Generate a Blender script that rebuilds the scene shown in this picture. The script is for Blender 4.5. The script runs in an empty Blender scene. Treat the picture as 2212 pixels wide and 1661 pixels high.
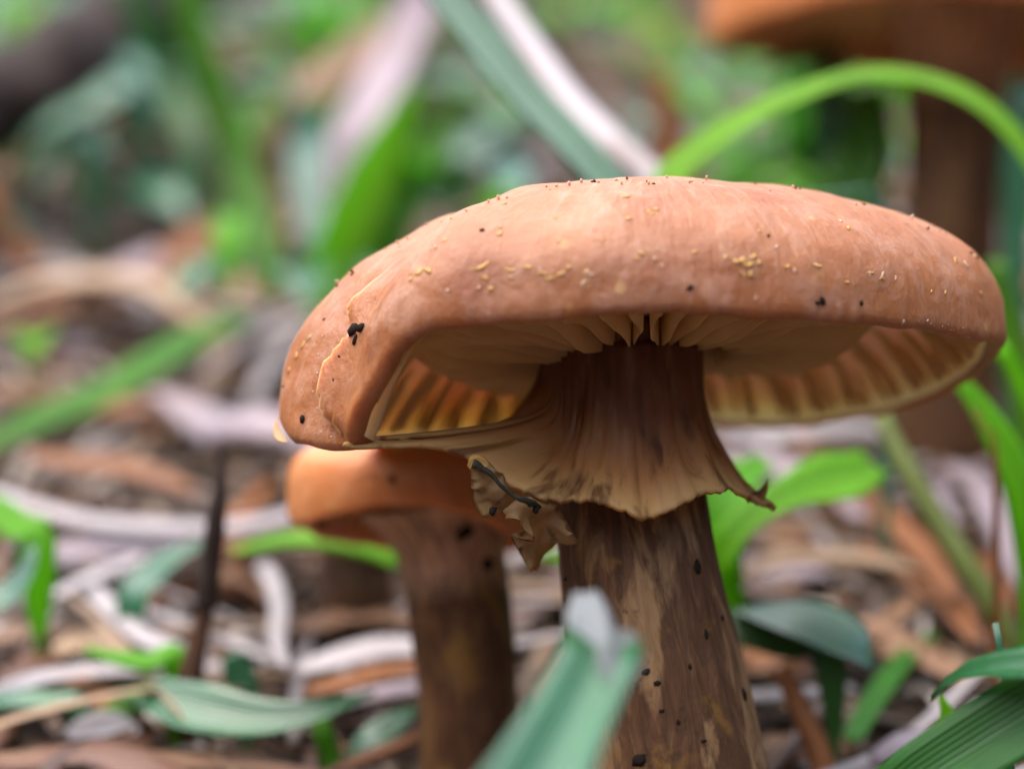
import bpy, bmesh, math, random
from mathutils import Vector, noise
from mathutils.bvhtree import BVHTree

# ------------------------------------------------------------------ scale
# everything below is laid out in centimetres and stored in metres
S = 0.01
CAMZ = 5.4                 # camera height above the soil at the big mushroom (cm)
FOC = 26.0                 # distance to the big mushroom (cm)
PPC = 225.7                # picture pixels (2212 wide) per cm at that distance
rnd = random.Random(7)
scene = bpy.context.scene

# ------------------------------------------------------------------ camera
cam_d = bpy.data.cameras.new('camera')
cam = bpy.data.objects.new('camera', cam_d)
scene.collection.objects.link(cam)
scene.camera = cam
cam.location = (0, 0, CAMZ * S)
cam.rotation_euler = (math.radians(90), 0, 0)
cam_d.sensor_width = 36
cam_d.lens = 36 * FOC * PPC / 2212.0
cam_d.clip_start = 0.005
cam_d.clip_end = 200
cam_d.dof.use_dof = True
cam_d.dof.focus_distance = 24.75 * S
cam_d.dof.aperture_fstop = cam_d.lens / 9.4      # 9.4 mm wide opening
cam_d.dof.aperture_blades = 7

# ------------------------------------------------------------------ sky, sun, exposure
SUN_EL, SUN_AZ = 68, -105        # soft light through thin cloud, from high up on the left
world = bpy.data.worlds.new('World')
scene.world = world
world.use_nodes = True
wn = world.node_tree
sky = wn.nodes.new('ShaderNodeTexSky')
sky.sky_type = 'NISHITA'
sky.sun_disc = False
sky.sun_elevation = math.radians(SUN_EL)
sky.sun_rotation = math.radians(SUN_AZ)
sky.air_density = 1.0
sky.dust_density = 3.0
bg = wn.nodes['Background']
bg.inputs['Strength'].default_value = 0.11
wn.links.new(sky.outputs['Color'], bg.inputs['Color'])
sun_d = bpy.data.lights.new('sun', 'SUN')
sun_d.energy = 1.5
sun_d.angle = math.radians(110)
sun_d.color = (1.0, 0.95, 0.88)
sun = bpy.data.objects.new('sun', sun_d)
scene.collection.objects.link(sun)
_a = math.radians(SUN_AZ)
_sd = Vector((math.sin(_a) * math.cos(math.radians(SUN_EL)), math.cos(_a) * math.cos(math.radians(SUN_EL)), math.sin(math.radians(SUN_EL))))
sun.rotation_euler = _sd.to_track_quat('Z', 'Y').to_euler()
scene.view_settings.view_transform = 'Standard'
scene.view_settings.look = 'None'
scene.view_settings.gamma = 1
scene.view_settings.exposure = 1.95
scene.cycles.use_denoising = True
scene.cycles.max_bounces = 10
scene.cycles.transparent_max_bounces = 6
scene.cycles.sample_clamp_indirect = 6

# ------------------------------------------------------------------ helpers
def P(px, py, d):
    """picture pixel (2212 x 1661) at depth d cm -> point in cm"""
    k = d / (FOC * PPC)
    return Vector(((px - 1106) * k, d, CAMZ + (830.5 - py) * k))

def sstep(a, b, x):
    t = max(0.0, min(1.0, (x - a) / (b - a)))
    return t * t * (3 - 2 * t)

SLOPE = 0.37
def ground0(x, y):
    """the mushroom bank, with unseen rises behind and beside added to block low light"""
    if y < -14:
        z = SLOPE * (-14 - 26) + 0.5 * min(110, -14 - y) * sstep(-14, -50, y)  # unseen rise behind the camera, shaped to hold off frontal light
    elif y < 95:
        z = SLOPE * (y - 26)
    else:
        z = SLOPE * 69 + 0.12 * (y - 95)
    ax = abs(x)
    if ax > 34:
        z += 0.75 * min(ax - 34, 110) * sstep(34, 70, ax)  # unseen side slopes, raised to cut light from the sides
    return z

def ground(x, y):
    n = noise.noise(Vector((x * 0.16, y * 0.16, 1.3))) * 0.45 + noise.noise(Vector((x * 0.6, y * 0.6, 4.1))) * 0.16
    if y < 30 and abs(x) < 12:
        n -= 0.15
    return ground0(x, y) + n

def dg(py, lift=0.3):
    """depth at which the line of sight of picture row py meets the bank"""
    k = (830.5 - py) / (FOC * PPC)
    return (CAMZ + SLOPE * 26 - lift) / (SLOPE - k)

def PG(px, py, lift=0.3):
    return P(px, py, dg(py, lift))

def cr(pts, n, closed=False):
    """Catmull-Rom through tuples / vectors, n samples (even in parameter)"""
    m = len(pts)
    out = []
    segs = m if closed else m - 1
    for i in range(n):
        t = i / (n if closed else n - 1) * segs
        k = min(int(t), segs - 1)
        f = t - k
        if closed:
            p0, p1, p2, p3 = (pts[(k + j) % m] for j in (-1, 0, 1, 2))
        else:
            p0, p1, p2, p3 = (pts[max(0, min(m - 1, k + j))] for j in (-1, 0, 1, 2))
        if isinstance(p1, (int, float)):
            out.append(0.5 * (2 * p1 + (p2 - p0) * f + (2 * p0 - 5 * p1 + 4 * p2 - p3) * f * f + (3 * p1 - p0 - 3 * p2 + p3) * f ** 3))
        else:
            out.append(Vector([0.5 * (2 * b + (c - a) * f + (2 * a - 5 * b + 4 * c - e) * f * f + (3 * b - a - 3 * c + e) * f ** 3)
                               for a, b, c, e in zip(p0, p1, p2, p3)]))
    return out

def even(pts, n, closed=False):
    """resample a dense polyline evenly by length"""
    q = list(pts) + ([pts[0]] if closed else [])
    L = [0.0]
    for a, b in zip(q, q[1:]):
        L.append(L[-1] + (b - a).length)
    out, j = [], 0
    for i in range(n):
        t = L[-1] * i / (n if closed else n - 1)
        while j < len(L) - 2 and L[j + 1] < t:
            j += 1
        w = (t - L[j]) / max(1e-9, L[j + 1] - L[j])
        out.append(q[j].lerp(q[j + 1], min(1, w)))
    return out

def make_mesh(name, verts, faces, uvs=None, smooth=True):
    vol = 0.0
    for fc in faces:
        a, b, c = Vector(verts[fc[0]]) - Vector(verts[0]), Vector(verts[fc[1]]) - Vector(verts[0]), Vector(verts[fc[2]]) - Vector(verts[0])
        vol += a.dot(b.cross(c))
        if len(fc) == 4:
            e = Vector(verts[fc[3]]) - Vector(verts[0])
            vol += a.dot(c.cross(e))
    if vol < 0:
        faces = [tuple(reversed(fc)) for fc in faces]
    me = bpy.data.meshes.new(name)
    me.from_pydata([(v[0] * S, v[1] * S, v[2] * S) for v in verts], [], faces)
    if uvs:
        lay = me.uv_layers.new(name='UVMap')
        for lp in me.loops:
            lay.data[lp.index].uv = uvs[lp.vertex_index]
    if smooth:
        me.polygons.foreach_set('use_smooth', [True] * len(me.polygons))
    me.update()
    return me

def link(name, me, mat, parent=None, loc=None):
    o = bpy.data.objects.new(name, me)
    scene.collection.objects.link(o)
    if mat and not me.materials:
        me.materials.append(mat)
    if loc is not None:
        o.location = Vector(loc) * S
    if parent:
        o.parent = parent
        # parts are authored in world space; parents are unrotated empties / meshes
        base = Vector((0, 0, 0))
        p = parent
        while p:
            base += p.location
            p = p.parent
        o.location = o.location - base
    return o

def tag(o, label, cat, group=None, kind=None):
    if label:
        o['label'] = label
    if cat:
        o['category'] = cat
    if group:
        o['group'] = group
    if kind:
        o['kind'] = kind
    return o

def empty(name, loc, label, cat, group=None):
    o = bpy.data.objects.new(name, None)
    o.empty_display_size = 0.005
    scene.collection.objects.link(o)
    o.location = Vector(loc) * S
    return tag(o, label, cat, group)

def grid(rows, close_u=False, close_ends=(False, False)):
    """rows of points -> verts, faces, uvs ; close_u joins the last column to the first"""
    nr, nc = len(rows), len(rows[0])
    verts = [p for r in rows for p in r]
    uvs = [(c / nc, r / (nr - 1)) for r in range(nr) for c in range(nc)]
    faces = []
    for r in range(nr - 1):
        for c in range(nc if close_u else nc - 1):
            c2 = (c + 1) % nc
            faces.append((r * nc + c, r * nc + c2, (r + 1) * nc + c2, (r + 1) * nc + c))
    for e, r in ((0, 0), (1, nr - 1)):
        if close_ends[e]:
            ctr = sum((Vector(p) for p in rows[r]), Vector()) / nc
            verts.append(ctr)
            uvs.append((0.5, 0.0 if e == 0 else 1.0))
            k = len(verts) - 1
            for c in range(nc):
                c2 = (c + 1) % nc
                faces.append((r * nc + c2, r * nc + c, k) if e == 0 else (r * nc + c, r * nc + c2, k))
    return verts, faces, uvs

# ------------------------------------------------------------------ materials
class NT:
    def __init__(self, name):
        self.m = bpy.data.materials.new(name)
        self.m.use_nodes = True
        self.t = self.m.node_tree
        self.t.nodes.clear()
        self.out = self.n('ShaderNodeOutputMaterial')
    def n(self, kind, **kw):
        x = self.t.nodes.new(kind)
        for k, v in kw.items():
            setattr(x, k, v)
        return x
    def l(self, a, b):
        self.t.links.new(a, b)
    def val(self, node, sock, v):
        if hasattr(v, 'is_output'):
            self.l(v, node.inputs[sock])
        else:
            node.inputs[sock].default_value = v
    def coord(self, which='Object', scale=(1, 1, 1)):
        c = self.n('ShaderNodeTexCoord')
        mp = self.n('ShaderNodeMapping')
        mp.inputs['Scale'].default_value = scale
        self.l(c.outputs[which], mp.inputs['Vector'])
        return mp.outputs['Vector']
    def noise(self, vec, scale, detail=4, rough=0.55, dist=0.0):
        x = self.n('ShaderNodeTexNoise')
        self.l(vec, x.inputs['Vector'])
        x.inputs['Scale'].default_value = scale
        x.inputs['Detail'].default_value = detail
        x.inputs['Roughness'].default_value = rough
        x.inputs['Distortion'].default_value = dist
        return x.outputs['Fac']
    def ramp(self, fac, stops):
        x = self.n('ShaderNodeValToRGB')
        e = x.color_ramp.elements
        while len(e) < len(stops):
            e.new(0.5)
        for k, (p, c) in enumerate(stops):
            e[k].position = p
            e[k].color = (c[0], c[1], c[2], 1) if not isinstance(c, (int, float)) else (c, c, c, 1)
        self.l(fac, x.inputs['Fac'])
        return x.outputs['Color']
    def mix(self, fac, a, b, mode='MIX'):
        x = self.n('ShaderNodeMix', data_type='RGBA', blend_type=mode)
        self.val(x, 0, fac)
        for i, v in ((6, a), (7, b)):
            if hasattr(v, 'is_output'):
                self.l(v, x.inputs[i])
            else:
                x.inputs[i].default_value = (v[0], v[1], v[2], 1)
        return x.outputs[2]
    def math(self, op, a, b=0.0):
        x = self.n('ShaderNodeMath', operation=op)
        self.val(x, 0, a)
        self.val(x, 1, b)
        return x.outputs[0]
    def bump(self, h, strength, dist):
        x = self.n('ShaderNodeBump')
        x.inputs['Strength'].default_value = strength
        x.inputs['Distance'].default_value = dist
        self.l(h, x.inputs['Height'])
        return x.outputs['Normal']
    def princ(self, col, rough=0.5, spec=0.5, bump=None, sss=0.0, radius=(1, .4, .2), sscale=0.002, coat=0.0):
        x = self.n('ShaderNodeBsdfPrincipled')
        if hasattr(col, 'is_output'):
            self.l(col, x.inputs['Base Color'])
        else:
            x.inputs['Base Color'].default_value = (*col, 1)
        self.val(x, 'Roughness', rough)
        x.inputs['Specular IOR Level'].default_value = spec
        if bump:
            self.l(bump, x.inputs['Normal'])
        if sss:
            x.inputs['Subsurface Weight'].default_value = sss
            x.inputs['Subsurface Radius'].default_value = radius
            x.inputs['Subsurface Scale'].default_value = sscale
        if coat:
            x.inputs['Coat Weight'].default_value = coat
            x.inputs['Coat Roughness'].default_value = 0.3
        return x.outputs[0]
    def translucent(self, sh, col, fac, bump=None):
        t = self.n('ShaderNodeBsdfTranslucent')
        if hasattr(col, 'is_output'):
            self.l(col, t.inputs['Color'])
        else:
            t.inputs['Color'].default_value = (*col, 1)
        mx = self.n('ShaderNodeMixShader')
        self.val(mx, 0, fac)
        self.l(sh, mx.inputs[1])
        self.l(t.outputs[0], mx.inputs[2])
        return mx.outputs[0]
    def done(self, sh):
        self.l(sh, self.out.inputs['Surface'])
        return self.m

def mul(c, k):
    return tuple(min(1, x * k) for x in c)

def leaf_mat(name, col, rough=0.38, trans=0.4, tcol=None, veins=14.0, spec=0.6, ior=1.5):
    t = NT(name)
    uv = t.coord('UV', (1, 1, 1))
    ob = t.coord('Object')
    oi = t.n('ShaderNodeObjectInfo')
    n1 = t.noise(ob, 160, 4)
    sep = t.n('ShaderNodeSeparateXYZ')
    t.l(uv, sep.inputs[0])
    w = t.math('SINE', t.math('MULTIPLY', sep.outputs['Y'], veins * 6.283))
    vein = t.math('MULTIPLY_ADD', w, 0.5)
    c = t.ramp(n1, [(0.25, mul(col, 0.72)), (0.6, col), (0.85, mul(col, 1.25))])
    c = t.mix(t.math('MULTIPLY', vein, 0.18), c, mul(col, 1.5))
    hs = t.n('ShaderNodeHueSaturation')
    t.l(t.math('MULTIPLY_ADD', oi.outputs['Random'], 0.05), hs.inputs['Hue'])
    hs.inputs['Hue'].default_value = 0.5
    m2 = t.n('ShaderNodeMath', operation='MULTIPLY_ADD')
    t.l(oi.outputs['Random'], m2.inputs[0]); m2.inputs[1].default_value = 0.04; m2.inputs[2].default_value = 0.48
    t.l(m2.outputs[0], hs.inputs['Hue'])
    t.l(c, hs.inputs['Color'])
    c = hs.outputs['Color']
    b = t.bump(t.math('ADD', t.math('MULTIPLY', w, 0.5), t.math('MULTIPLY', n1, 0.6)), 0.35, 0.0003)
    sh = t.princ(c, rough, spec, b)
    sh.node.inputs['IOR'].default_value = ior
    tc = tcol or (min(1, col[0] * 2.2), min(1, col[1] * 2.2), col[2] * 0.8)
    return t.done(t.translucent(sh, tc, trans))

def dry_mat(name, col, dark, rough=0.5, trans=0.25, spec=0.5):
    t = NT(name)
    uv = t.coord('UV', (2.0, 26, 1))
    ob = t.coord('Object')
    oi = t.n('ShaderNodeObjectInfo')
    st = t.noise(uv, 1.0, 5, 0.6)
    bl = t.noise(ob, 90, 4, 0.6)
    c = t.ramp(st, [(0.28, mul(col, 0.6)), (0.55, col), (0.8, mul(col, 1.3))])
    c = t.mix(t.ramp(bl, [(0.52, 0.0), (0.72, 0.85)]), c, dark)
    vv = t.n('ShaderNodeMath', operation='MULTIPLY_ADD')
    t.l(oi.outputs['Random'], vv.inputs[0]); vv.inputs[1].default_value = 0.6; vv.inputs[2].default_value = 0.7
    hs = t.n('ShaderNodeHueSaturation')
    t.l(vv.outputs[0], hs.inputs['Value'])
    t.l(c, hs.inputs['Color'])
    c = hs.outputs['Color']
    b = t.bump(t.math('ADD', st, t.math('MULTIPLY', bl, 0.5)), 0.5, 0.0004)
    sh = t.princ(c, rough, spec, b)
    return t.done(t.translucent(sh, mul(col, 1.2), trans))

# honey-coloured cap skin
def cap_material(name, base, low, pale):
    t = NT(name)
    ob = t.coord('Object')
    big = t.noise(ob, 42, 4, 0.55, 0.4)
    mid = t.noise(ob, 170, 5, 0.65, 0.6)
    uv = t.coord('UV', (150, 7, 1))
    fib = t.noise(uv, 1.0, 3, 0.6, 0.3)
    fine = t.noise(ob, 620, 3, 0.6)
    c = t.ramp(big, [(0.28, low), (0.5, base), (0.75, mul(base, 1.18))])
    blot = t.noise(ob, 30, 5, 0.7, 0.8)
    c = t.mix(t.ramp(blot, [(0.60, 0.0), (0.72, 0.45)]), c, mul(low, 0.6))
    c = t.mix(t.ramp(mid, [(0.48, 0.0), (0.7, 0.5)]), c, pale)
    c = t.mix(t.ramp(fib, [(0.55, 0.0), (0.74, 0.42)]), c, pale)
    # pale crumbs of the old veil and small brown fibre tips, each a fleck of its own
    v = t.n('ShaderNodeTexVoronoi')
    t.l(ob, v.inputs['Vector'])
    v.inputs['Scale'].default_value = 360
    dots = t.ramp(v.outputs['Distance'], [(0.14, 1.0), (0.24, 0.0)])
    gate = t.ramp(t.noise(ob, 95, 3, 0.7), [(0.54, 0.0), (0.64, 1.0)])
    c = t.mix(t.math('MULTIPLY', t.math('MULTIPLY', dots, gate), 0.6), c, (0.66, 0.42, 0.16))
    gate2 = t.ramp(t.noise(ob, 130, 3, 0.7), [(0.60, 0.0), (0.68, 1.0)])
    c = t.mix(t.math('MULTIPLY', t.ramp(fine, [(0.6, 0.0), (0.7, 1.0)]), t.math('MULTIPLY', gate2, 0.55)), c, mul(low, 0.45))
    h = t.math('ADD', t.math('MULTIPLY', mid, 0.6), t.math('ADD', t.math('MULTIPLY', fib, 0.5), t.math('MULTIPLY', fine, 0.45)))
    b = t.bump(h, 0.75, 0.0006)
    rg = t.math('MULTIPLY_ADD', mid, 0.3)
    t.t.nodes[-1].inputs[2].default_value = 0.36
    return t.done(t.princ(c, rg, 0.5, b, 0.8, (1.0, 0.60, 0.28), 0.0034))

def gill_material(name, col, tcol, trans=0.5):
    t = NT(name)
    ob = t.coord('Object')
    n1 = t.noise(ob, 150, 4)
    n2 = t.noise(ob, 420, 3, 0.7)
    c = t.ramp(n1, [(0.3, mul(col, 0.75)), (0.6, col), (0.8, mul(col, 1.15))])
    c = t.mix(t.ramp(n2, [(0.62, 0.0), (0.74, 0.5)]), c, mul(col, 0.5))
    b = t.bump(t.math('ADD', n1, t.math('MULTIPLY', n2, 0.4)), 0.3, 0.0004)
    sh = t.princ(c, 0.55, 0.35, b)
    return t.done(t.translucent(sh, tcol, trans))

def stipe_material(name, top, dark, pale, ochre=(0.22, 0.11, 0.02), patch=0.5):
    t = NT(name)
    uv = t.coord('UV', (15, 4.5, 1))
    uvf = t.coord('UV', (50, 8.5, 1))
    uvl = t.coord('UV', (5, 1.6, 1))
    ob = t.coord('Object')
    sep = t.n('ShaderNodeSeparateXYZ')
    c0 = t.n('ShaderNodeTexCoord')
    t.l(c0.outputs['UV'], sep.inputs[0])
    lg = t.noise(uvl, 1.0, 4, 0.6, 0.6)
    st = t.noise(uv, 1.0, 6, 0.65, 0.8)
    sf = t.noise(uvf, 1.0, 5, 0.65, 1.1)
    bl = t.noise(ob, 150, 4, 0.6, 0.4)
    gr = t.noise(ob, 900, 3, 0.6)
    fib = t.ramp(sf, [(0.30, mul(dark, 0.72)), (0.48, dark), (0.62, mul(dark, 1.45)), (0.78, mul(dark, 2.2))])
    pm = t.math('MULTIPLY_ADD', lg, 0.55)
    t.l(t.math('MULTIPLY', st, 0.45), pm.node.inputs[2])
    body = t.mix(t.ramp(pm, [(patch - 0.015, 0.0), (patch + 0.04, 0.8)]), fib, t.ramp(sf, [(0.3, mul(pale, 0.72)), (0.55, pale), (0.8, mul(pale, 1.2))]))
    upper = t.ramp(sf, [(0.3, mul(top, 0.4)), (0.5, top), (0.75, mul(top, 2.0))])
    c = t.mix(t.ramp(sep.outputs['Y'], [(0.18, 0.0), (0.30, 1.0)]), upper, body)
    c = t.mix(t.ramp(bl, [(0.60, 0.0), (0.66, 0.6)]), c, ochre)
    c = t.mix(t.ramp(gr, [(0.62, 0.0), (0.72, 0.5)]), c, mul(dark, 0.3))
    h = t.math('ADD', sf, t.math('ADD', t.math('MULTIPLY', pm, 1.6), t.math('MULTIPLY', gr, 0.25)))
    b = t.bump(h, 0.6, 0.0006)
    return t.done(t.princ(c, 0.6, 0.25, b))

def lump_mat(name, col, rough=0.6, spec=0.4, sss=0.0):
    t = NT(name)
    ob = t.coord('Object')
    n1 = t.noise(ob, 700, 4)
    c = t.ramp(n1, [(0.3, mul(col, 0.6)), (0.7, mul(col, 1.3))])
    return t.done(t.princ(c, rough, spec, t.bump(n1, 0.5, 0.0003), sss, (1, .6, .2), 0.0006))

M = {}
M['cap'] = cap_material('cap_skin', (0.355, 0.132, 0.046), (0.27, 0.076, 0.017), (0.49, 0.285, 0.20))
M['cap2'] = cap_material('cap_skin_orange', (0.54, 0.19, 0.055), (0.36, 0.095, 0.016), (0.58, 0.28, 0.13))
def flesh_material():
    t = NT('cap_flesh')
    ob = t.coord('Object')
    n1 = t.noise(ob, 90, 4, 0.6, 0.4)
    c = t.ramp(n1, [(0.3, (0.86, 0.66, 0.40)), (0.55, (0.90, 0.74, 0.50)), (0.8, (0.93, 0.80, 0.58))])
    return t.done(t.princ(c, 0.5, 0.35, t.bump(n1, 0.3, 0.0005), 1.0, (1.0, 0.9, 0.75), 0.004))
M['flesh'] = flesh_material()
M['gill'] = gill_material('gill_flesh', (0.80, 0.56, 0.33), (1.0, 0.78, 0.42), 0.6)
M['stipe'] = stipe_material('stipe_fibres', (0.13, 0.045, 0.022), (0.085, 0.038, 0.016), (0.32, 0.18, 0.08))
M['stipe2'] = stipe_material('stipe_fibres_brown', (0.46, 0.26, 0.16), (0.075, 0.030, 0.010), (0.17, 0.08, 0.027))
M['stipe3'] = stipe_material('stipe_fibres_dark', (0.30, 0.15, 0.085), (0.040, 0.015, 0.006), (0.07, 0.03, 0.012))
M['crumb'] = lump_mat('soil_crumb', (0.020, 0.014, 0.011), 0.85, 0.1)
M['fleck'] = lump_mat('yellow_scale', (0.56, 0.29, 0.075), 0.5, 0.4, 0.4)

M['crumb2'] = lump_mat('brown_fibre', (0.16, 0.07, 0.035), 0.7, 0.2)
M['granule'] = lump_mat('white_granule', (0.58, 0.48, 0.42), 0.35, 0.6, 0.3)
M['fleck2'] = lump_mat('pale_scale', (0.52, 0.31, 0.20), 0.5, 0.4, 0.3)

def ring_material():
    t = NT('veil_membrane')
    uv = t.coord('UV', (46, 2.6, 1))
    ob = t.coord('Object')
    sf = t.noise(uv, 1.0, 5, 0.6, 0.4)
    bl = t.noise(ob, 130, 4, 0.6, 0.4)
    c0 = t.n('ShaderNodeTexCoord')
    sep = t.n('ShaderNodeSeparateXYZ')
    t.l(c0.outputs['UV'], sep.inputs[0])
    a = t.ramp(sep.outputs['Y'], [(0.0, (0.15, 0.05, 0.024)), (0.42, (0.22, 0.085, 0.038)), (0.78, (0.42, 0.19, 0.062)), (0.97, (0.58, 0.35, 0.13))])
    c = t.mix(t.ramp(sf, [(0.34, 0.85), (0.48, 0.0)]), a, (0.07, 0.028, 0.012))
    c = t.mix(t.ramp(sf, [(0.54, 0.0), (0.75, 0.4)]), c, (0.56, 0.38, 0.24))
    c = t.mix(t.ramp(bl, [(0.60, 0.0), (0.70, 0.5)]), c, (0.34, 0.17, 0.03))
    b = t.bump(t.math('ADD', sf, t.math('MULTIPLY', bl, 0.5)), 0.6, 0.0006)
    sh = t.princ(c, 0.55, 0.25, b)
    return t.done(t.translucent(sh, (0.62, 0.30, 0.11), 0.35))
M['ring'] = ring_material()

GREENS = {
    'bright': leaf_mat('leaf_bright_green', (0.15, 0.38, 0.005), 0.45, 0.5, spec=0.4),
    'mid': leaf_mat('leaf_mid_green', (0.075, 0.235, 0.010), 0.44, 0.42, spec=0.45),
    'teal': leaf_mat('leaf_glossy_green', (0.034, 0.165, 0.07), 0.23, 0.3, spec=1.0, ior=1.62),
    'dark': leaf_mat('leaf_dark_green', (0.035, 0.13, 0.015), 0.4, 0.3),
    'olive': leaf_mat('stem_olive_green', (0.14, 0.19, 0.03), 0.5, 0.25),
}
DRY = {
    'white': dry_mat('straw_bleached', (0.57, 0.51, 0.51), (0.34, 0.25, 0.20), 0.42, 0.3),
    'beige': dry_mat('straw_beige', (0.44, 0.29, 0.175), (0.22, 0.12, 0.06), 0.45, 0.25),
    'tan': dry_mat('straw_tan', (0.34, 0.175, 0.09), (0.13, 0.055, 0.028), 0.45, 0.22),
    'orange': dry_mat('straw_rust', (0.33, 0.115, 0.028), (0.11, 0.038, 0.012), 0.45, 0.22),
    'brown': dry_mat('leaf_brown', (0.13, 0.055, 0.027), (0.045, 0.02, 0.012), 0.42, 0.12),
    'lilac': dry_mat('leaf_greyed', (0.46, 0.36, 0.39), (0.24, 0.15, 0.13), 0.4, 0.2),
    'black': dry_mat('twig_dark', (0.030, 0.018, 0.013), (0.012, 0.008, 0.006), 0.7, 0.0, 0.25),
}
def soil_material():
    t = NT('forest_soil')
    ob = t.coord('Object')
    n1 = t.noise(ob, 60, 6, 0.65)
    n2 = t.noise(ob, 420, 5, 0.7)
    c = t.ramp(n1, [(0.3, (0.020, 0.012, 0.008)), (0.5, (0.045, 0.027, 0.017)), (0.72, (0.10, 0.058, 0.034))])
    c = t.mix(t.ramp(n2, [(0.55, 0.0), (0.7, 0.6)]), c, (0.13, 0.08, 0.05))
    b = t.bump(t.math('ADD', n1, n2), 0.9, 0.002)
    return t.done(t.princ(c, 0.75, 0.3, b))
M['soil'] = soil_material()

# ------------------------------------------------------------------ blades, leaves, stems
def blade_mesh(name, ctr, widths, face, cup=0.25, fold=0.0, thick=0.018, ns=18, ncs=4, ruffle=0.0, seed=0):
    """a leaf blade: closed thin solid along a centre line; face = direction the upper side looks to (vector or list of vectors)"""
    c = even(cr([Vector(p) for p in ctr], max(24, ns * 2)), ns)
    w = cr([float(x) for x in widths], ns)
    if isinstance(face, list):
        fc = cr([Vector(f) for f in face], ns)
    else:
        fc = [Vector(face)] * ns
    verts, uvs, faces = [], [], []
    nrow = 2 * ncs          # top edge-to-edge ncs+1 verts, bottom ncs-1 inner verts
    for i in range(ns):
        tg = (c[min(ns - 1, i + 1)] - c[max(0, i - 1)]).normalized()
        side = tg.cross(fc[i])
        if side.length < 1e-4:
            side = tg.cross(Vector((0.3, 0.2, 1)))
        side.normalize()
        nrm = side.cross(tg).normalized()
        hw = max(0.004, w[i] * 0.5)
        th = min(thick, hw * 0.6)
        def pt(v, low):
            off = cup * hw * v * v + fold * hw * abs(v)
            if ruffle:
                off += ruffle * hw * v * noise.noise(Vector((i * 0.35, v * 1.2, seed * 3.7)))
            q = c[i] + side * (hw * v) + nrm * off
            if low:
                q = q - nrm * th * (1 - v * v * 0.9)
            return q
        for k in range(ncs + 1):
            v = -1 + 2 * k / ncs
            verts.append(pt(v, False)); uvs.append((i / (ns - 1), k / ncs))
        for k in range(ncs - 1, 0, -1):
            v = -1 + 2 * k / ncs
            verts.append(pt(v, True)); uvs.append((i / (ns - 1), k / ncs))
    for i in range(ns - 1):
        for k in range(nrow):
            k2 = (k + 1) % nrow
            faces.append((i * nrow + k, i * nrow + k2, (i + 1) * nrow + k2, (i + 1) * nrow + k))
    faces.append(tuple(range(nrow))[::-1])
    faces.append(tuple((ns - 1) * nrow + k for k in range(nrow)))
    return make_mesh(name, verts, faces, uvs)

def tube_mesh(name, ctr, radii, ns=16, nc=8, lumpy=0.0, seed=0, squash=1.0):
    c = even(cr([Vector(p) for p in ctr], max(24, ns * 3)), ns)
    r = cr([float(x) for x in radii], ns)
    rows = []
    ref = Vector((0.0, -1.0, 0.05))
    for i in range(ns):
        tg = (c[min(ns - 1, i + 1)] - c[max(0, i - 1)]).normalized()
        a = tg.cross(ref)
        if a.length < 0.05:
            a = tg.cross(Vector((0, 0, 1)))
        a.normalize()
        b = a.cross(tg).normalized()
        row = []
        for k in range(nc):
            t = 2 * math.pi * k / nc
            rr = r[i]
            if lumpy:
                rr *= 1 + lumpy * noise.noise(Vector((math.cos(t) * 1.3, math.sin(t) * 1.3 + seed * 5.1, i * 0.45)))
            row.append(c[i] + a * (math.cos(t) * rr) + b * (math.sin(t) * rr * squash))
        rows.append(row)
    v, f, u = grid(rows, True, (True, True))
    return make_mesh(name, v, f, u)

def rooted(pts):
    """let the line of points end in the soil under its last point"""
    q = [Vector(p) for p in pts]
    e = q[-1]
    g = ground(e.x, e.y)
    if e.z > g:
        q.append(Vector((e.x + (e.x - q[-2].x) * 0.15, e.y, g - 0.25)))
    return q

def wcm(px, d):
    return px * d / (FOC * PPC)

CAMDIR = Vector((0, -1, 0.25))

# ================================================================== GROUND
def axis(lo, hi, step, far):
    a = []
    x = lo
    while x < hi:
        a.append(x); x += step
    a.append(hi)
    s = step
    while a[-1] < far:
        s *= 1.35
        a.append(a[-1] + s)
    s = step
    while a[0] > -far:
        s *= 1.35
        a.insert(0, a[0] - s)
    return a
xs = axis(-26, 26, 0.55, 3000)
ys = axis(10, 84, 0.55, 3000)
rows = [[Vector((x, y, ground(x, y) if abs(x) < 60 and -40 < y < 130 else ground0(x, y) + 3 * noise.noise(Vector((x * 0.02, y * 0.02, 0))))) for x in xs] for y in ys]
v, f, u = grid(rows)
g_o = link('forest_floor', make_mesh('forest_floor', v, f, u), M['soil'])
tag(g_o, 'dark brown humus bank rising behind the mushrooms', None, kind='structure')

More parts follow.
